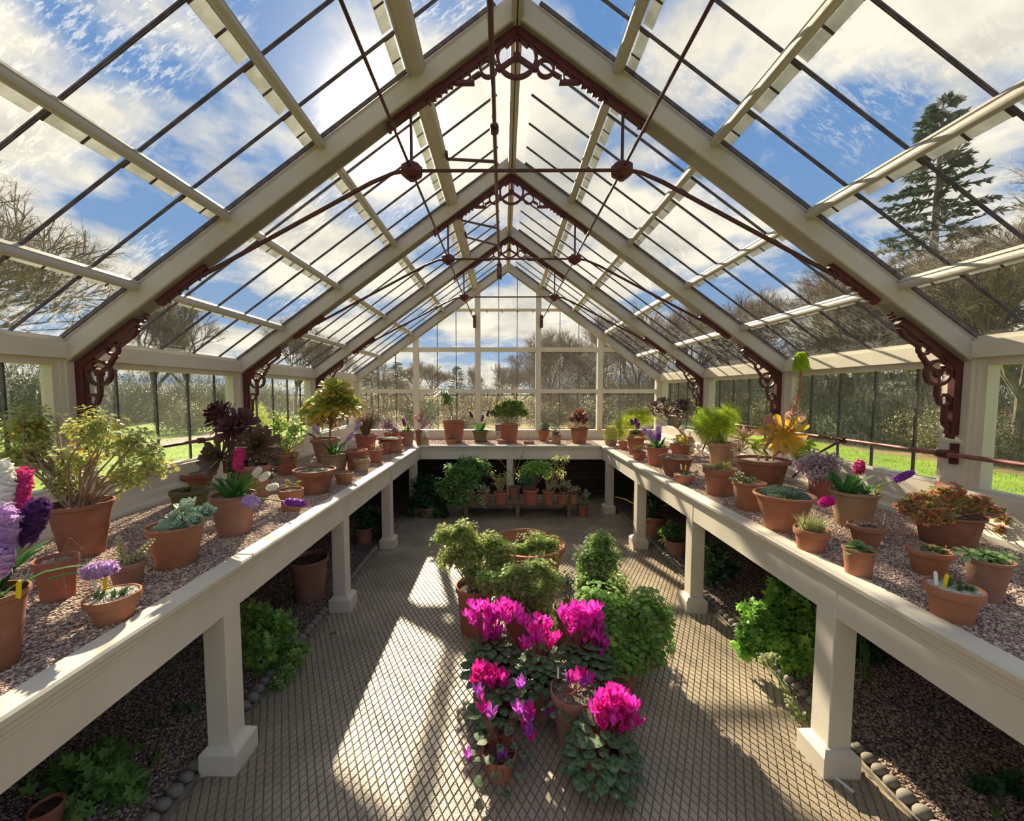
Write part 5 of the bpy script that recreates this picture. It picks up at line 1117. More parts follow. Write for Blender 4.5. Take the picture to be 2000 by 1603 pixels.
cyc('cyclamen with dense hot pink flowers in front of the broad green geranium mound', 1142, 1385, 80, 56, ((1120, 1215, 34, 26, 18), (1150, 1225, 34, 30, 18), (1170, 1255, 18, 30, 9), (1140, 1195, 30, 10, 7)), 86, 92, (P_hot,), .16, (-.0, .20))
cyc('cyclamen with reddish pink flowers in a clay pot, between the two large pink ones', 1056, 1410, 68, 76, ((1060, 1240, 26, 20, 11), (1030, 1265, 8, 20, 3), (1040, 1215, 10, 10, 2), (1075, 1255, 18, 12, 5)), 70, 93, (P_fuc, P_hot), .12, (.0, .17), rimh=.1)
cyc('cyclamen with a tight bunch of fuchsia flowers and one violet bloom, above the dried-out one', 975, 1455, 72, 60, ((945, 1325, 26, 16, 11), (965, 1330, 18, 14, 6), (990, 1345, 5, 5, 1)), 56, 94, (P_fuc,), .13, (-.01, .14))
cyc('sparse cyclamen in a low clay pot with tangled bare stems and scattered violet flowers', 975, 1535, 72, 54, ((1018, 1340, 8, 8, 2), (940, 1360, 12, 12, 3), (1020, 1400, 16, 22, 5), (1030, 1440, 12, 14, 3), (950, 1395, 12, 10, 2), (975, 1490, 10, 6, 2), (918, 1490, 6, 14, 2)), 24, 95, (P_cyv, P_cyv, P_fuc), .13, (-.05, .10), pot=terra_or, lsize=.042)
p = cyc('cyclamen in a wide gravelly pot with a few violet flowers and a white label', 1118, 1468, 96, 106, ((1112, 1325, 8, 8, 2), (1138, 1330, 14, 10, 4), (1110, 1400, 8, 20, 2), (1078, 1395, 6, 12, 2)), 40, 96, (P_cyv, P_fuc), .14, (-.06, .05), pot=terra_br, lsize=.036, grit_top=grit, dyf=.02)
p.label('w', 1090, 1325, .06, 0, .008)
cyc('cyclamen with a big clump of pink flowers and broad dark leaves hanging over its pot', 1172, 1546, 82, 66, ((1195, 1375, 34, 20, 16), (1225, 1400, 28, 26, 16), (1170, 1395, 16, 16, 6), (1205, 1425, 30, 14, 10), (1160, 1500, 6, 8, 2)), 66, 97, (P_hot, P_fuc), .15, (-.05, .13), lsize=.062, pot=terra_or)
# low wooden bench with pots under the gable staging
wood = mat('grey_bench_wood', (.16, .12, .085), (.28, .22, .15), rough=.85, scale=4, bump=.3, stretch=(1, 12, 12))
t = empty('low_bench', (.18, 5.05, 0), label='low weathered wooden bench carrying clay pots below the gable staging', cat='bench')
for e, y in enumerate((0, .13, .26)): b = MB(); b.box((-.80, y, .185), (.80, y+.115, .22)); b.build('plank', wood, t, smooth=False)
b = MB(); b.box((-.78, .02, .155), (.78, .045, .184)); b.build('rail', wood, t, smooth=False)
for x in (-.70, -.02, .66):
    for y in (.02, .30): b = MB(); b.box((x, y, 0), (x+.05, y+.05, .155)); b.build('leg', wood, t, smooth=False)
BZ = .221
def bpot(u, v, w, h, lab, seed, pot=terra_red, z=BZ, cat='potted plant', nm='potted_geranium', **k): return P_(nm, lab, cat, u, v, w, h, z=z, pot=pot, seed=seed, base=.72, **k)
p = bpot(978, 986, 29, 24, 'clay pot of thin-branched yellowish geranium on the low bench', 101)
bushy(p, [blob(p, 972, 940, 16, 14, .08), blob(p, 985, 935, 12, 16, .07), blob(p, 960, 925, 8, 12, .05)], 120, O_GER, .028, (L_ger2, L_ger, L_straw), (.4, .4, .2), stems=18, shell=.2, cluster=2, stem_m=L_straw)
p = bpot(1005, 982, 27, 26, 'brown pot with a bare forked stem beside the bench centre', 102, pot=terra_br); p.root.location.y += .12
b = MB(); 
for tg in ((1022, 888), (1008, 900), (975, 900), (1015, 910), (1000, 905)): b.tube([p.C, p.px(1003, 935), p.px(*tg)], [.009, .006, .003], 5)
p.part(b, 'bare_stems', bark); bushy(p, [blob(p, 1020, 895, 8, 10, .05), blob(p, 1005, 890, 6, 8, .04), blob(p, 975, 902, 5, 6, .04)], 26, O_GER, .022, (L_ger, L_dark), stems=0, shell=.1, cluster=1)
p = bpot(1036, 987, 32, 30, 'larger clay pot of bushy bright green geranium on the low bench', 103)
bushy(p, [blob(p, 1042, 912, 30, 16, .14), blob(p, 1030, 930, 22, 14, .1), blob(p, 1065, 915, 18, 16, .1)], 340, O_BR, .042, (L_bright, L_ivyb), stems=12, shell=.3, cluster=3)
bushy(p, [blob(p, 1028, 940, 20, 12, .1, -.05)], 60, O_GER, .036, (leafmat('blue_green', (.06, .16, .09), (.10, .22, .13)),), stems=4, cluster=3, name='lower_foliage')
p = bpot(1071, 986, 25, 27, 'clay pot with many bare curved stems topped with yellow-green leaves on the low bench', 104)
bushy(p, [blob(p, 1085, 900, 12, 14, .08), blob(p, 1062, 905, 10, 10, .07), blob(p, 1105, 898, 10, 12, .07), blob(p, 1095, 925, 12, 18, .08)], 150, O_GER, .028, (L_ger2, L_ger), stems=26, shell=.2, cluster=2, stem_m=L_straw)
p = bpot(1098, 986, 25, 20, 'dark clay pot of variegated trailing plant on the low bench', 105, pot=terra_red)
bushy(p, [blob(p, 1085, 948, 13, 8, .06), blob(p, 1105, 945, 16, 8, .06), blob(p, 1120, 955, 14, 8, .06)], 150, O_RND, .024, (L_var, L_brown), (.75, .25), stems=10, shell=.2, cluster=2)
p = bpot(1124, 984, 20, 18, 'small dark pot behind the end of the low bench', 106, pot=terra_br); p.root.location.x -= .035
bushy(p, [blob(p, 1128, 958, 12, 8, .06)], 50, O_RND, .022, (L_brown, L_var), stems=6, cluster=2)
p = bpot(945, 984, 24, 20, 'clay pot of variegated cream-edged leaves hanging over the bench front', 107)
bushy(p, [blob(p, 944, 958, 15, 12, .07, -.03), blob(p, 942, 978, 11, 13, .05, -.09)], 190, O_RND, .024, (L_var,), stems=8, shell=.2, cluster=2)
p = bpot(918, 982, 26, 22, 'clay pot almost hidden under the large leafy geranium on the low bench', 108)
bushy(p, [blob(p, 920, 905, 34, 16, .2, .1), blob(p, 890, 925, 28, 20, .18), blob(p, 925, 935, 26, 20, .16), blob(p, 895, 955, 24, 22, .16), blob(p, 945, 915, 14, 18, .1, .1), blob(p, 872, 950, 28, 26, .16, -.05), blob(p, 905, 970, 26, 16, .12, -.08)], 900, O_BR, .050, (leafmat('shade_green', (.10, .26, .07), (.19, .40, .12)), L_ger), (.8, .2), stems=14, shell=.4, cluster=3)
p = P_('potted_plant', 'clay pot of trailing variegated plant on the floor beside the low bench end', 'potted plant', 1137, 1012, 24, 25, z=0, pot=terra_red, base=.8, seed=109)
bushy(p, [blob(p, 1138, 978, 13, 10, .07), blob(p, 1145, 965, 8, 8, .05)], 90, O_RND, .026, (L_var, L_grey), stems=6, shell=.2, cluster=2)
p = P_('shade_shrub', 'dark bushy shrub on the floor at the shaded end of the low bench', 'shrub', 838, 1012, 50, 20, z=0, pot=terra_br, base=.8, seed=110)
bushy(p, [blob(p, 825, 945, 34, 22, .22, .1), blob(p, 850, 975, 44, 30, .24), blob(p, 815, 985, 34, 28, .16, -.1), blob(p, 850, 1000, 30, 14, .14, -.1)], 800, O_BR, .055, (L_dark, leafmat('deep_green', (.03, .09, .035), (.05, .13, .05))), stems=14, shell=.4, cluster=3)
# under the staging, sun side
p = P_('empty_clay_pot', 'brown clay pot with dead stems standing on the gravel under the staging', 'clay pot', 606, 1176, 84, 80, z=.012, pot=terra_br, base=.72, seed=111, rimh=.1, n=36)
b = MB()
for i in range(12): an = p.R.uniform(0, 6.3); b.tube([p.C+V((math.cos(an), math.sin(an), 0))*p.r*.4, p.C+V((math.cos(an), math.sin(an), 0))*p.r*.9+V((0, 0, p.R.uniform(.0, .06)))], [.002, .001], 4)
p.part(b, 'dead_stems', L_brown)
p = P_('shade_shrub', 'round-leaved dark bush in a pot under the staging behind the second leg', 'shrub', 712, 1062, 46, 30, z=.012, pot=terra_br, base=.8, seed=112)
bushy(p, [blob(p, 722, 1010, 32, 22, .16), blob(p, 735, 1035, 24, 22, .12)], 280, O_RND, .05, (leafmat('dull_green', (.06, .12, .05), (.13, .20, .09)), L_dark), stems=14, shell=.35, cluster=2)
def ground_ivy(name, label, u, v, blobs, n, mats, wts, outline, size, seed, z=.01, trail=(), cat='ivy'):
    p = Plant(name, label, cat, u, v, 30, 10, z=z, seed=seed); p.C = V((0, 0, .01)); p.r = .05
    bl = [(lambda c: (V((c.x, c.y, max(c.z, .03))), r))(*blob(p, *q)) if False else blob(p, *q) for q in blobs]
    bushy(p, bl, n, outline, size, mats, wts, stems=16, shell=.3, cluster=3, stem_m=stem_g, upb=.5)
    if trail:
        b = MB(); st = MB()
        for (us, vs2) in trail:
            a = p.px(*us); e = p.px(*vs2); k = max(3, int((a-e).length/(size*.7))); st.tube([a, e], [.002, .001], 4)
            for i in range(k):
                c = a.lerp(e, (i+.5)/k)+rv(p.R, size*.3); b.fan(c, rv(p.R), V((0, -.6, .8))+rv(p.R, .4), size*p.R.uniform(.6, 1), outline, 0, cup=-.3)
        p.part(b, 'trailing_leaves', mats[0]); p.part(st, 'trailing_stems', stem_g)
    return p
L_ivys = leafmat('shade_ivy', (.17, .34, .08), (.28, .46, .13), trans=.35)
ground_ivy('climbing_ivy', 'leafy ivy growing up behind the front leg of the staging near the empty clay pot', 500, 1330, ((500, 1205, 30, 34, .14, .1), (545, 1225, 34, 30, .14, .1), (500, 1270, 34, 40, .14, 0), (560, 1275, 34, 28, .12, .1)), 420, (L_ivys, L_fern), (.85, .15), O_IVY, .042, 121)
ground_ivy('creeping_plant', 'small round-leaved creeper spilling over the edging stones onto the tiles', 530, 1350, ((575, 1285, 24, 16, .05, .12), (560, 1315, 22, 16, .05, .05), (540, 1345, 22, 18, .04, 0), (510, 1385, 22, 16, .04, -.08), (590, 1265, 16, 12, .04, .2)), 300, (L_ivys, L_ger), (.7, .3), O_RND, .022, 122, cat='creeper')
ground_ivy('climbing_ivy', 'low sprawling ivy with pointed leaves in the corner bed beside the nearest staging leg', 150, 1600, ((70, 1560, 60, 30, .16, .12), (150, 1520, 60, 40, .16, .12), (220, 1535, 44, 34, .12, .1), (250, 1580, 40, 30, .10, .06), (30, 1590, 46, 24, .12, .1), (210, 1480, 32, 28, .10, .2), (120, 1590, 60, 26, .12, 0)), 620, (L_ivys, L_ivy), (.7, .3), O_IVY, .05, 123)
ground_ivy('moss_creeper', 'dark low creeper on the gravel just behind the nearest staging leg', 300, 1500, ((300, 1440, 44, 30, .14, .2), (275, 1500, 34, 24, .10, .15), (360, 1400, 34, 26, .14, .3)), 200, (L_dark, L_ivys), (.7, .3), O_RND, .026, 124, cat='creeper')
p = P_('clay_pot', 'red clay pot half buried in ivy in the corner bed', 'clay pot', 95, 1640, 90, 62, z=.012, pot=terra_red, base=.75, seed=125)
# under the staging, blue sky side
p = P_('shade_shrub', 'dark leafy plant in a clay pot on the gravel under the staging', 'shrub', 1276, 1054, 50, 44, z=.012, pot=terra_br, base=.75, seed=131)
bushy(p, [blob(p, 1268, 985, 20, 26, .12), blob(p, 1262, 1000, 14, 14, .08)], 110, None, .11, (L_dark,), stems=10, shell=.2, cluster=2, wr=.28)
b = MB(); b.tube([p.C, p.px(1240, 985), p.px(1222, 975), p.px(1202, 970)], [.008, .006, .005, .003], 5); p.part(b, 'bare_branch', L_straw)
p = P_('shade_shrub', 'small mid-green bush on the gravel beside the second leg of the staging', 'shrub', 1318, 1088, 50, 30, z=.012, pot=terra_br, base=.8, seed=132)
bushy(p, [blob(p, 1312, 1042, 26, 22, .14), blob(p, 1322, 1065, 18, 16, .1)], 230, O_GER, .044, (leafmat('mid_green', (.10, .20, .05), (.17, .28, .08)),), stems=12, shell=.3, cluster=2)
ground_ivy('climbing_ivy', 'dark silvery ivy on the gravel between the second and third legs', 1405, 1150, ((1400, 1080, 24, 22, .14, .1), (1415, 1110, 30, 24, .14, .05), (1390, 1125, 18, 20, .1, 0)), 240, (L_dark, L_grey), (.75, .25), O_IVY, .045, 133)
ground_ivy('climbing_ivy', 'bright sunlit ivy with large pointed leaves beside the nearest leg of the staging', 1535, 1330, ((1480, 1205, 28, 26, .10, .1), (1530, 1180, 36, 34, .14, .15), (1560, 1225, 34, 44, .14, .1), (1500, 1245, 34, 34, .12, .05), (1560, 1280, 26, 34, .1, 0), (1462, 1260, 22, 26, .08, .08), (1530, 1155, 26, 20, .1, .2)), 620, (L_ivyb, L_ivy), (.6, .4), O_IVY, .052, 134, trail=(((1545, 1290), (1540, 1350)), ((1548, 1345), (1542, 1395)), ((1560, 1330), (1572, 1350))))
ground_ivy('creeping_plant', 'tiny variegated creeper on the edging stones below the bright ivy', 1560, 1410, ((1565, 1400, 22, 14, .04, 0), (1545, 1370, 12, 12, .03, 0), (1500, 1285, 26, 12, .03, .1)), 130, (L_var, L_ger), (.7, .3), O_RND, .014, 135, cat='creeper')
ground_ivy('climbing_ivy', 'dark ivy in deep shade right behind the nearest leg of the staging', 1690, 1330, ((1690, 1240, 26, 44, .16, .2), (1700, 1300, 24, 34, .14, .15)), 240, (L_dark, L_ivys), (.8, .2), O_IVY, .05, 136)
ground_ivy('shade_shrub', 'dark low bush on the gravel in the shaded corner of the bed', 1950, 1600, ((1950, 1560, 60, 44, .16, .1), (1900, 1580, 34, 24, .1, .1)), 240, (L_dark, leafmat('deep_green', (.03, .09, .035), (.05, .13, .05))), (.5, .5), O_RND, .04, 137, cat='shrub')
# dropped label and dead leaf on the tiles
b = MB(); q = at_z(1648, 1531, .012); b.box((-.004, -.035, -.004), (.004, .035, .004)); o = b.build('fallen_label', tag_w, None, smooth=False, label='small white label stick lying on the tiles by the leg base', cat='plant label'); o.location = q; o.rotation_euler = (0, 0, .35)
b = MB(); b.leaf(V((-.025, 0, 0)), V((1, .2, 0)), V((0, 0, 1)), .05, .022, PF_SUC, curl=.2, fold=.3, thick=.0006); o = b.build('dead_leaf', L_brown, None, label='curled dry leaf lying on the tiles near the clay pot', cat='leaf'); o.location = at_z(650, 1238, .009)

# ================================================================== outside
lawn = mat('lawn_grass', (.15, .24, .015), (.24, .35, .03), rough=.9, scale=1.4, bump=.6, bscale=30, c3=(.19, .30, .02), detail=10)
leafl = mat('woodland_floor', (.16, .13, .05), (.28, .22, .09), rough=1, scale=.8, bump=.5, bscale=12, detail=8)
b = MB(); b.add([(-140, -40, -.06), (140, -40, -.06), (140, 200, -.06), (-140, 200, -.06)], [(0, 1, 2, 3)]); b.build('ground', leafl, None, smooth=False, kind='structure')
for q in (((3.2, -14), (10.5, -14), (10.5, 24), (3.2, 7)), ((-19, -14), (-3, -14), (-3, 6.6), (-19, 40))):
    b = MB(); b.prism(list(q), XE, YE, V((0, 0, -.055)), V((0, 0, .015))); b.build('lawn', lawn, None, smooth=False, kind='structure')
b = MB(); b.box((-12.2, -14, -.05), (-10.8, 34, -.03)); b.build('path', mat('gravel_path', (.42, .34, .24), (.30, .24, .17), rough=.9, scale=3), None, smooth=False, kind='structure')
twig = mat('bare_twig', (.26, .20, .14), (.40, .32, .23), rough=.9, scale=2); twig_d = mat('dark_bark', (.09, .07, .05), (.16, .13, .09), rough=.95, scale=3)
olive = leafmat('olive_brush', (.15, .135, .055), (.25, .22, .10), trans=.12, scale=1.5); o_gr = leafmat('hedge_green', (.06, .085, .035), (.13, .15, .07), trans=.3, scale=1.5); conf = leafmat('conifer_green', (.05, .09, .04), (.10, .15, .07), trans=.2, scale=2)
def bare_tree(seed, H, spreadf=.55, levels=7, br=3, tw=5, bark_=twig_d):
    R = random.Random(seed); b = MB(); f = MB()
    def grow(p, d, L, r, lev):
        q = p+d*L*.5+rv(R, L*.06); e = q+(d+rv(R, .25)).normalized()*L*.5
        b.tube([p, q, e] if lev > 2 else [p, e], [r, r*.82, r*.66] if lev > 2 else [r, r*.66], 6 if lev > 5 else (4 if lev > 3 else 3), cap=False)
        if lev == 0:
            for k in range(tw):
                d2 = (d*.7+rv(R, 1.0)).normalized(); c = p.lerp(e, R.random()); g = c+d2*L*R.uniform(.3, .6); f.tube([c, g], [r*.45, r*.28], 3, cap=False)
                for h in range(2): f.tube([g, g+(d2+rv(R, .8)).normalized()*L*R.uniform(.2, .5)], [r*.26, r*.12], 3, cap=False)
            return
        for k in range(br+(R.random() < .4)):
            d2 = (d*.75+rv(R, spreadf*1.25)+V((0, 0, .14))).normalized(); t = R.uniform(.45, 1) if k else 1
            grow(p.lerp(e, t), d2, L*R.uniform(.66, .84), r*(.62 if k else .68), lev-1)
    grow(V((0, 0, 0)), V((R.uniform(-.08, .08), R.uniform(-.08, .08), 1)).normalized(), H*.27, H*.018, levels-1)
    return b, f
def mk_tree(name, seed, H, **k):
    r = empty(name, (0, 0, 0)); b, f = bare_tree(seed, H, **k); b.build('branches', twig_d, r); f.build('twigs', twig, r); return r
def conifer(seed, H):
    R = random.Random(seed); r = empty('conifer', (0, 0, 0)); b = MB(); b.tube([(0, 0, 0), (0, 0, H)], [H*.02, .02], 7); b.build('trunk', twig_d, r); f = MB()
    for i in range(46):
        t = .12+.88*i/46; z = H*t; L = H*.26*(1-t)**.8+.15
        for k in range(5):
            an = R.uniform(0, 6.3); d = V((math.cos(an), math.sin(an), R.uniform(-.2, .25))); e = V((0, 0, z))+d*L*R.uniform(.6, 1.1); f.tube([V((0, 0, z)), e], [.02, .008], 3, m=1, cap=False)
            for q in range(44): c = V((0, 0, z)).lerp(e, R.uniform(.2, 1)); f.leaf(c, d+rv(R, .9)+V((0, 0, -.15)), rv(R), H*.020, H*.006, PF_LIN, m=0)
    f.build('needles', [conf, twig_d], r); return r
def shrub(seed, rx, rz, m, n=4600, size=.10, twigs=True):
    R = random.Random(seed); r = empty('hedge_shrub', (0, 0, 0)); b = MB()
    for p, d, q in cloud_points(R, [((0, 0, rz*.9), (rx, rx, rz)), ((rx*.5, .1, rz*.7), (rx*.7, rx*.7, rz*.8)), ((-rx*.5, -.1, rz*.7), (rx*.7, rx*.7, rz*.75))], n, .4): b.leaf(p, rv(R), d+rv(R, .8), size*R.uniform(.6, 1.3), size*.5, PF_SUC, fold=.2)
    b.build('foliage', m, r); s = MB()
    for i in range(30): a = R.uniform(0, 6.3); s.tube([(0, 0, 0), (math.cos(a)*rx*.4, math.sin(a)*rx*.4, rz), (math.cos(a)*rx*.9, math.sin(a)*rx*.9, rz*R.uniform(1, 2.0))], [.03, .02, .006], 3)
    s.build('stems', twig_d, r); return r
def brush(seed, L, D, H, n=3800):
    """thicket of bare stems and withered leaves"""
    R = random.Random(seed); b = MB(); f = MB()
    for i in range(n):
        p = V((R.uniform(-L/2, L/2), R.uniform(-D/2, D/2), 0)); h = H*R.uniform(.3, 1.0)*(.8+.3*math.sin(p.x*1.3+seed)); d = V((R.uniform(-.55, .55), R.uniform(-.55, .55), 1)).normalized(); q = p+d*h*.5+rv(R, .2)
        rr = R.choice((.006, .009, .014)); z0 = R.uniform(0, .4)*H; p = p+V((0, 0, z0)); b.tube([p, q+V((0, 0, z0*.6)), p+d*h+rv(R, .5)], [rr, rr*.8, rr*.3], 3, cap=False)
    for i in range(n*2):
        p = V((R.uniform(-L/2, L/2), R.uniform(-D/2, D/2), H*R.uniform(.02, .95)**1.3)); f.leaf(p, rv(R), rv(R), R.uniform(.05, .13), .05, PF_SUC, fold=.2)
    return b, f
def put(root, x, y, rz, sc, label, cat, group, first=False):
    r = root
    if not first:
        r = root.copy(); COL.objects.link(r)
        for ch in root.children: c = ch.copy(); COL.objects.link(c); c.parent = r
    r.location = (x, y, -.06); r.rotation_euler = (0, 0, rz); r.scale = (sc, sc, sc); tag(r, label, cat, group); return r
tr = random.Random(9)
TA, TB, TC_ = mk_tree('bare_tree', 1, 9), mk_tree('bare_tree', 2, 9, spreadf=.7), mk_tree('bare_tree', 3, 9, spreadf=.45, br=3)
CF, CF2 = conifer(5, 9), None
SH1, SH2 = shrub(7, 1.6, 1.3, o_gr), shrub(8, 1.5, 1.0, olive)
first = set()
def T(root, *a, **k):
    r = put(root, *a, first=root.name not in first); first.add(root.name); return r
G1 = 'bare winter trees beyond the gable'; G2 = 'bare winter trees on the aeonium tree side'; G3 = 'bare winter trees on the tall aeonium side'
for i, (x, y, s) in enumerate(((3.2, 27, .75), (6.5, 26, .85), (9.5, 27, .9), (12.5, 26, .95), (16, 25, .95), (8, 34, .95), (13, 34, 1.05), (1.0, 33, .62), (-3.5, 42, .55), (-8, 44, .6), (-13, 42, .6), (-17, 38, .7), (20, 24, 1.0), (4.5, 42, .85), (-1, 55, .7), (-12, 55, .75), (-20, 50, .8))):
    T((TA, TB, TC_)[i % 3], x, y, tr.uniform(0, 6), s, 'leafless tree of the wood seen through the gable window' if x > 2 else 'low leafless tree on the horizon through the gable window', 'tree', G1+(' wood' if x > 2 else ' horizon'))
for i, (x, y, s) in enumerate(((-15, 8, 1.15), (-21, 14, 1.1), (-20, 22, 1.0), (-23, 5, 1.2), (-16, 30, .9), (-24, 30, 1.0), (-22, 10, .95), (-14.5, 4.5, .95))):
    T((TB, TA, TC_)[i % 3], x, y, tr.uniform(0, 6), s, 'leafless tree beyond the lawn on the aeonium tree side', 'tree', G2)
for i, (x, y, s) in enumerate(((14, 9, .95), (12.5, 14, .8), (15, 18, .95), (13, 3, .85), (12, 19, .8), (19, 14, 1.05), (19, 21, .95), (11.8, 9, .7))):
    T((TC_, TA, TB)[i % 3], x, y, tr.uniform(0, 6), s, 'leafless tree of the wood beside the lawn on the tall aeonium side', 'tree', G3)
for i, (x, y, s, lb) in enumerate(((-12.5, 46, .62, 'rounded dark conifer on the horizon, left member of the horizon pair'), (-15.2, 45, .52, 'smaller dark conifer on the horizon beside its rounder neighbour'), (-5.5, 46, .56, 'single dark conifer on the horizon above the bare-stemmed plant'), (15.5, 14.5, 1.35, 'tall dark conifer rising above the wood seen through the roof glass'), (13.5, 4.5, .95, 'dark spreading conifer seen low through the roof glass by the frame edge'))):
    r_ = T(CF, x, y, tr.uniform(0, 6), s, lb, 'conifer', None)
    if y > 40: r_.scale = (s*1.9, s*1.9, s*.95)
for i in range(22):
    x, y = ((-19.5-tr.uniform(0, 2), -6+i*2.0) if i % 2 else (-20.5-tr.uniform(0, 2), -5+i*2.0)); T(SH1 if i % 3 else SH2, x, y, tr.uniform(0, 6), tr.uniform(.8, 1.25), 'dark shrub in the hedge beyond the lawn on the aeonium tree side', 'shrub', 'hedge beyond the lawn on the aeonium tree side')
for i in range(18): T(SH2 if i % 3 else SH1, 11.6+tr.uniform(0, 1.6), -2+i*1.7, tr.uniform(0, 6), tr.uniform(.6, .95), 'brownish shrub in the undergrowth beyond the lawn on the tall aeonium side', 'shrub', 'undergrowth shrubs on the tall aeonium side')
for i in range(18): T(SH2 if i % 2 else SH1, -15+i*1.9, 15.5+tr.uniform(0, 5), tr.uniform(0, 6), tr.uniform(.45, .75), 'rounded winter shrub seen below the horizon through the gable window', 'shrub', 'shrubs beyond the gable window')
def thicket(name_lab, seed, L, D, H, loc, rz, n=3800):
    r = empty('woodland_thicket', loc, label=name_lab, cat='undergrowth', kind='stuff'); r.rotation_euler = (0, 0, rz); b, f = brush(seed, L, D, H, n)
    b.build('bare_stems', mat('thicket_stem', (.19, .15, .10), (.30, .24, .16), rough=.9, scale=2), r, kind='stuff'); f.build('withered_leaves', olive, r, kind='stuff')
thicket('tangled brown undergrowth of the wood on the tall aeonium side', 1, 34, 4, 3.4, (14.5, 12, -.06), PI/2, 6500)
thicket('tangled brown undergrowth beyond the gable', 2, 46, 5, 2.4, (4, 25, -.06), 0, 7000)
thicket('taller tangled stems of the wood beyond the gable', 3, 20, 4, 5.5, (12.5, 29, -.06), 0, 5000)
thicket('brown undergrowth behind the hedge on the aeonium tree side', 4, 40, 4, 3.6, (-23.5, 14, -.06), PI/2, 6000)
b = MB(); R = random.Random(77)
for i in range(26000):
    sd = R.random() < .5; x = R.uniform(3.3, 10.4) if sd else R.uniform(-12, -3.1); y = R.uniform(0, 6+abs(x)*.7); b.leaf(V((x, y, -.045)), V((R.uniform(-.5, .5), R.uniform(-.5, .5), 1)), rv(R), R.uniform(.03, .07), .012, PF_LIN)
b.build('grass_tufts', leafmat('grass_blade', (.18, .30, .02), (.30, .44, .05), trans=.5, scale=1), None, kind='stuff', label='short bright green grass of the lawn', cat='grass')
# ================================================================== light and sky
SEED = 13.6
SUNDIR = (fw + rt*((745-CX)/F) + up*((CY-238)/F)).normalized()
w = bpy.data.worlds.new('sky'); scene.world = w; w.use_nodes = True; nt = w.node_tree; nt.nodes.clear(); N = nt.nodes; L = nt.links
out = N.new('ShaderNodeOutputWorld'); bg = N.new('ShaderNodeBackground'); L.new(bg.outputs[0], out.inputs[0])
tc = N.new('ShaderNodeTexCoord'); sp = N.new('ShaderNodeSeparateXYZ'); L.new(tc.outputs['Generated'], sp.inputs[0])
def math_(op, a, b_=None, clamp=False):
    n = N.new('ShaderNodeMath'); n.operation = op; n.use_clamp = clamp
    for i, q in enumerate((a, b_)):
        if q is None: continue
        if isinstance(q, (int, float)): n.inputs[i].default_value = q
        else: L.new(q, n.inputs[i])
    return n.outputs[0]
den = math_('ADD', math_('MAXIMUM', sp.outputs['Z'], 0.0), .22)
cx_ = math_('DIVIDE', sp.outputs['X'], den); cy_ = math_('DIVIDE', sp.outputs['Y'], den)
cb = N.new('ShaderNodeCombineXYZ'); L.new(cx_, cb.inputs[0]); L.new(cy_, cb.inputs[1]); cb.inputs[2].default_value = SEED
n1 = N.new('ShaderNodeTexNoise'); n1.inputs['Scale'].default_value = 1.1; n1.inputs['Detail'].default_value = 9; n1.inputs['Roughness'].default_value = .58; L.new(cb.outputs[0], n1.inputs['Vector'])
dt = N.new('ShaderNodeVectorMath'); dt.operation = 'DOT_PRODUCT'; L.new(tc.outputs['Generated'], dt.inputs[0]); dt.inputs[1].default_value = SUNDIR
sund = math_('MAXIMUM', dt.outputs['Value'], 0.0)
near = math_('POWER', sund, 14.0)
hz = math_('MULTIPLY', math_('POWER', math_('SUBTRACT', 1.0, math_('MAXIMUM', sp.outputs['Z'], 0.0)), 5.0), .22)
cov = math_('ADD', math_('ADD', n1.outputs['Fac'], math_('MULTIPLY', near, .11)), math_('MULTIPLY', hz, .4))
r = N.new('ShaderNodeValToRGB'); L.new(cov, r.inputs[0]); r.color_ramp.elements[0].position = .485; r.color_ramp.elements[0].color = (0, 0, 0, 1); r.color_ramp.elements[1].position = .575; r.color_ramp.elements[1].color = (1, 1, 1, 1)
sky = N.new('ShaderNodeMixRGB'); sky.inputs[1].default_value = (.085, .20, .43, 1); sky.inputs[2].default_value = (.26, .37, .50, 1); L.new(math_('POWER', math_('SUBTRACT', 1.0, math_('MAXIMUM', sp.outputs['Z'], 0.0)), 3.5), sky.inputs[0])
n3 = N.new('ShaderNodeTexNoise'); n3.inputs['Scale'].default_value = 3.2; n3.inputs['Detail'].default_value = 6; L.new(cb.outputs[0], n3.inputs['Vector'])
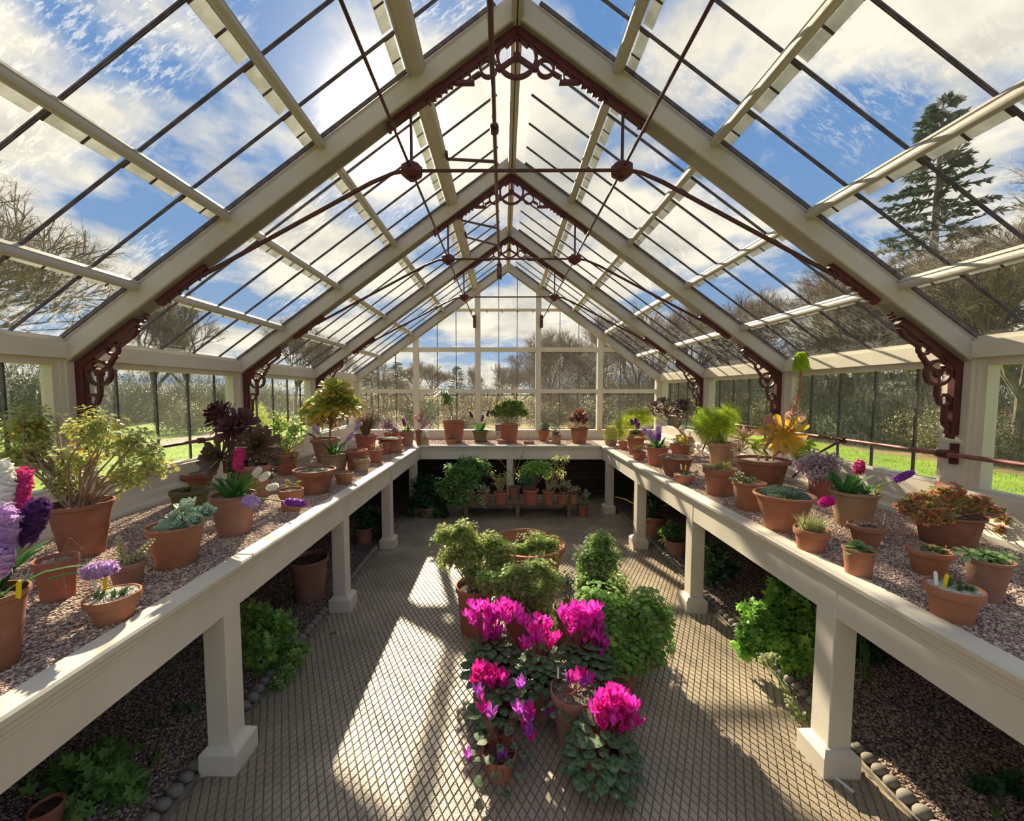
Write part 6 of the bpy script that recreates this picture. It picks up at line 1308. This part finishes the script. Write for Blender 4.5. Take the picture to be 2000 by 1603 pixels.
cl = N.new('ShaderNodeValToRGB'); L.new(n3.outputs['Fac'], cl.inputs[0]); cl.color_ramp.elements[0].position = .33; cl.color_ramp.elements[0].color = (.42, .41, .385, 1); cl.color_ramp.elements[1].position = .62; cl.color_ramp.elements[1].color = (.74, .685, .58, 1)
mx = N.new('ShaderNodeMixRGB'); L.new(r.outputs[0], mx.inputs[0]); L.new(sky.outputs[0], mx.inputs[1]); L.new(cl.outputs[0], mx.inputs[2])
# aureole of the sun in the thin cloud
g1 = math_('MULTIPLY', math_('POWER', sund, 90.0), .6); g2 = math_('MULTIPLY', math_('POWER', sund, 560.0), 7.0); g3 = math_('MULTIPLY', math_('POWER', sund, 4000.0), 30.0)
gg = math_('ADD', math_('ADD', g1, g2), g3)
gc = N.new('ShaderNodeMixRGB'); gc.blend_type = 'ADD'; gc.inputs[0].default_value = 1; L.new(mx.outputs[0], gc.inputs[1])
gm = N.new('ShaderNodeVectorMath'); gm.operation = 'SCALE'; gm.inputs[0].default_value = (1.0, .80, .50); L.new(gg, gm.inputs['Scale']); L.new(gm.outputs[0], gc.inputs[2])
lo = N.new('ShaderNodeMixRGB'); L.new(math_('LESS_THAN', sp.outputs['Z'], -.005), lo.inputs[0]); L.new(gc.outputs[0], lo.inputs[1]); lo.inputs[2].default_value = (.10, .09, .055, 1)
L.new(lo.outputs[0], bg.inputs['Color']); bg.inputs['Strength'].default_value = 1.0
w.cycles.sampling_method = 'MANUAL'; w.cycles.sample_map_resolution = 1024
sl = bpy.data.lights.new('sun', 'SUN'); so = bpy.data.objects.new('sun', sl); COL.objects.link(so)
sl.energy = 9.0; sl.angle = math.radians(.9); sl.color = (1.0, .86, .62)
so.rotation_euler = (-SUNDIR).to_track_quat('-Z', 'Y').to_euler()
cy = scene.cycles
cy.max_bounces = 6; cy.transparent_max_bounces = 12; cy.diffuse_bounces = 3; cy.glossy_bounces = 2; cy.transmission_bounces = 4
cy.caustics_reflective = False; cy.caustics_refractive = False; cy.sample_clamp_indirect = 6
cy.use_denoising = True; cy.use_adaptive_sampling = True; cy.adaptive_threshold = .035; cy.adaptive_min_samples = 16
try: cy.denoiser = 'OPENIMAGEDENOISE'
except Exception: pass
vs.exposure = 0.56
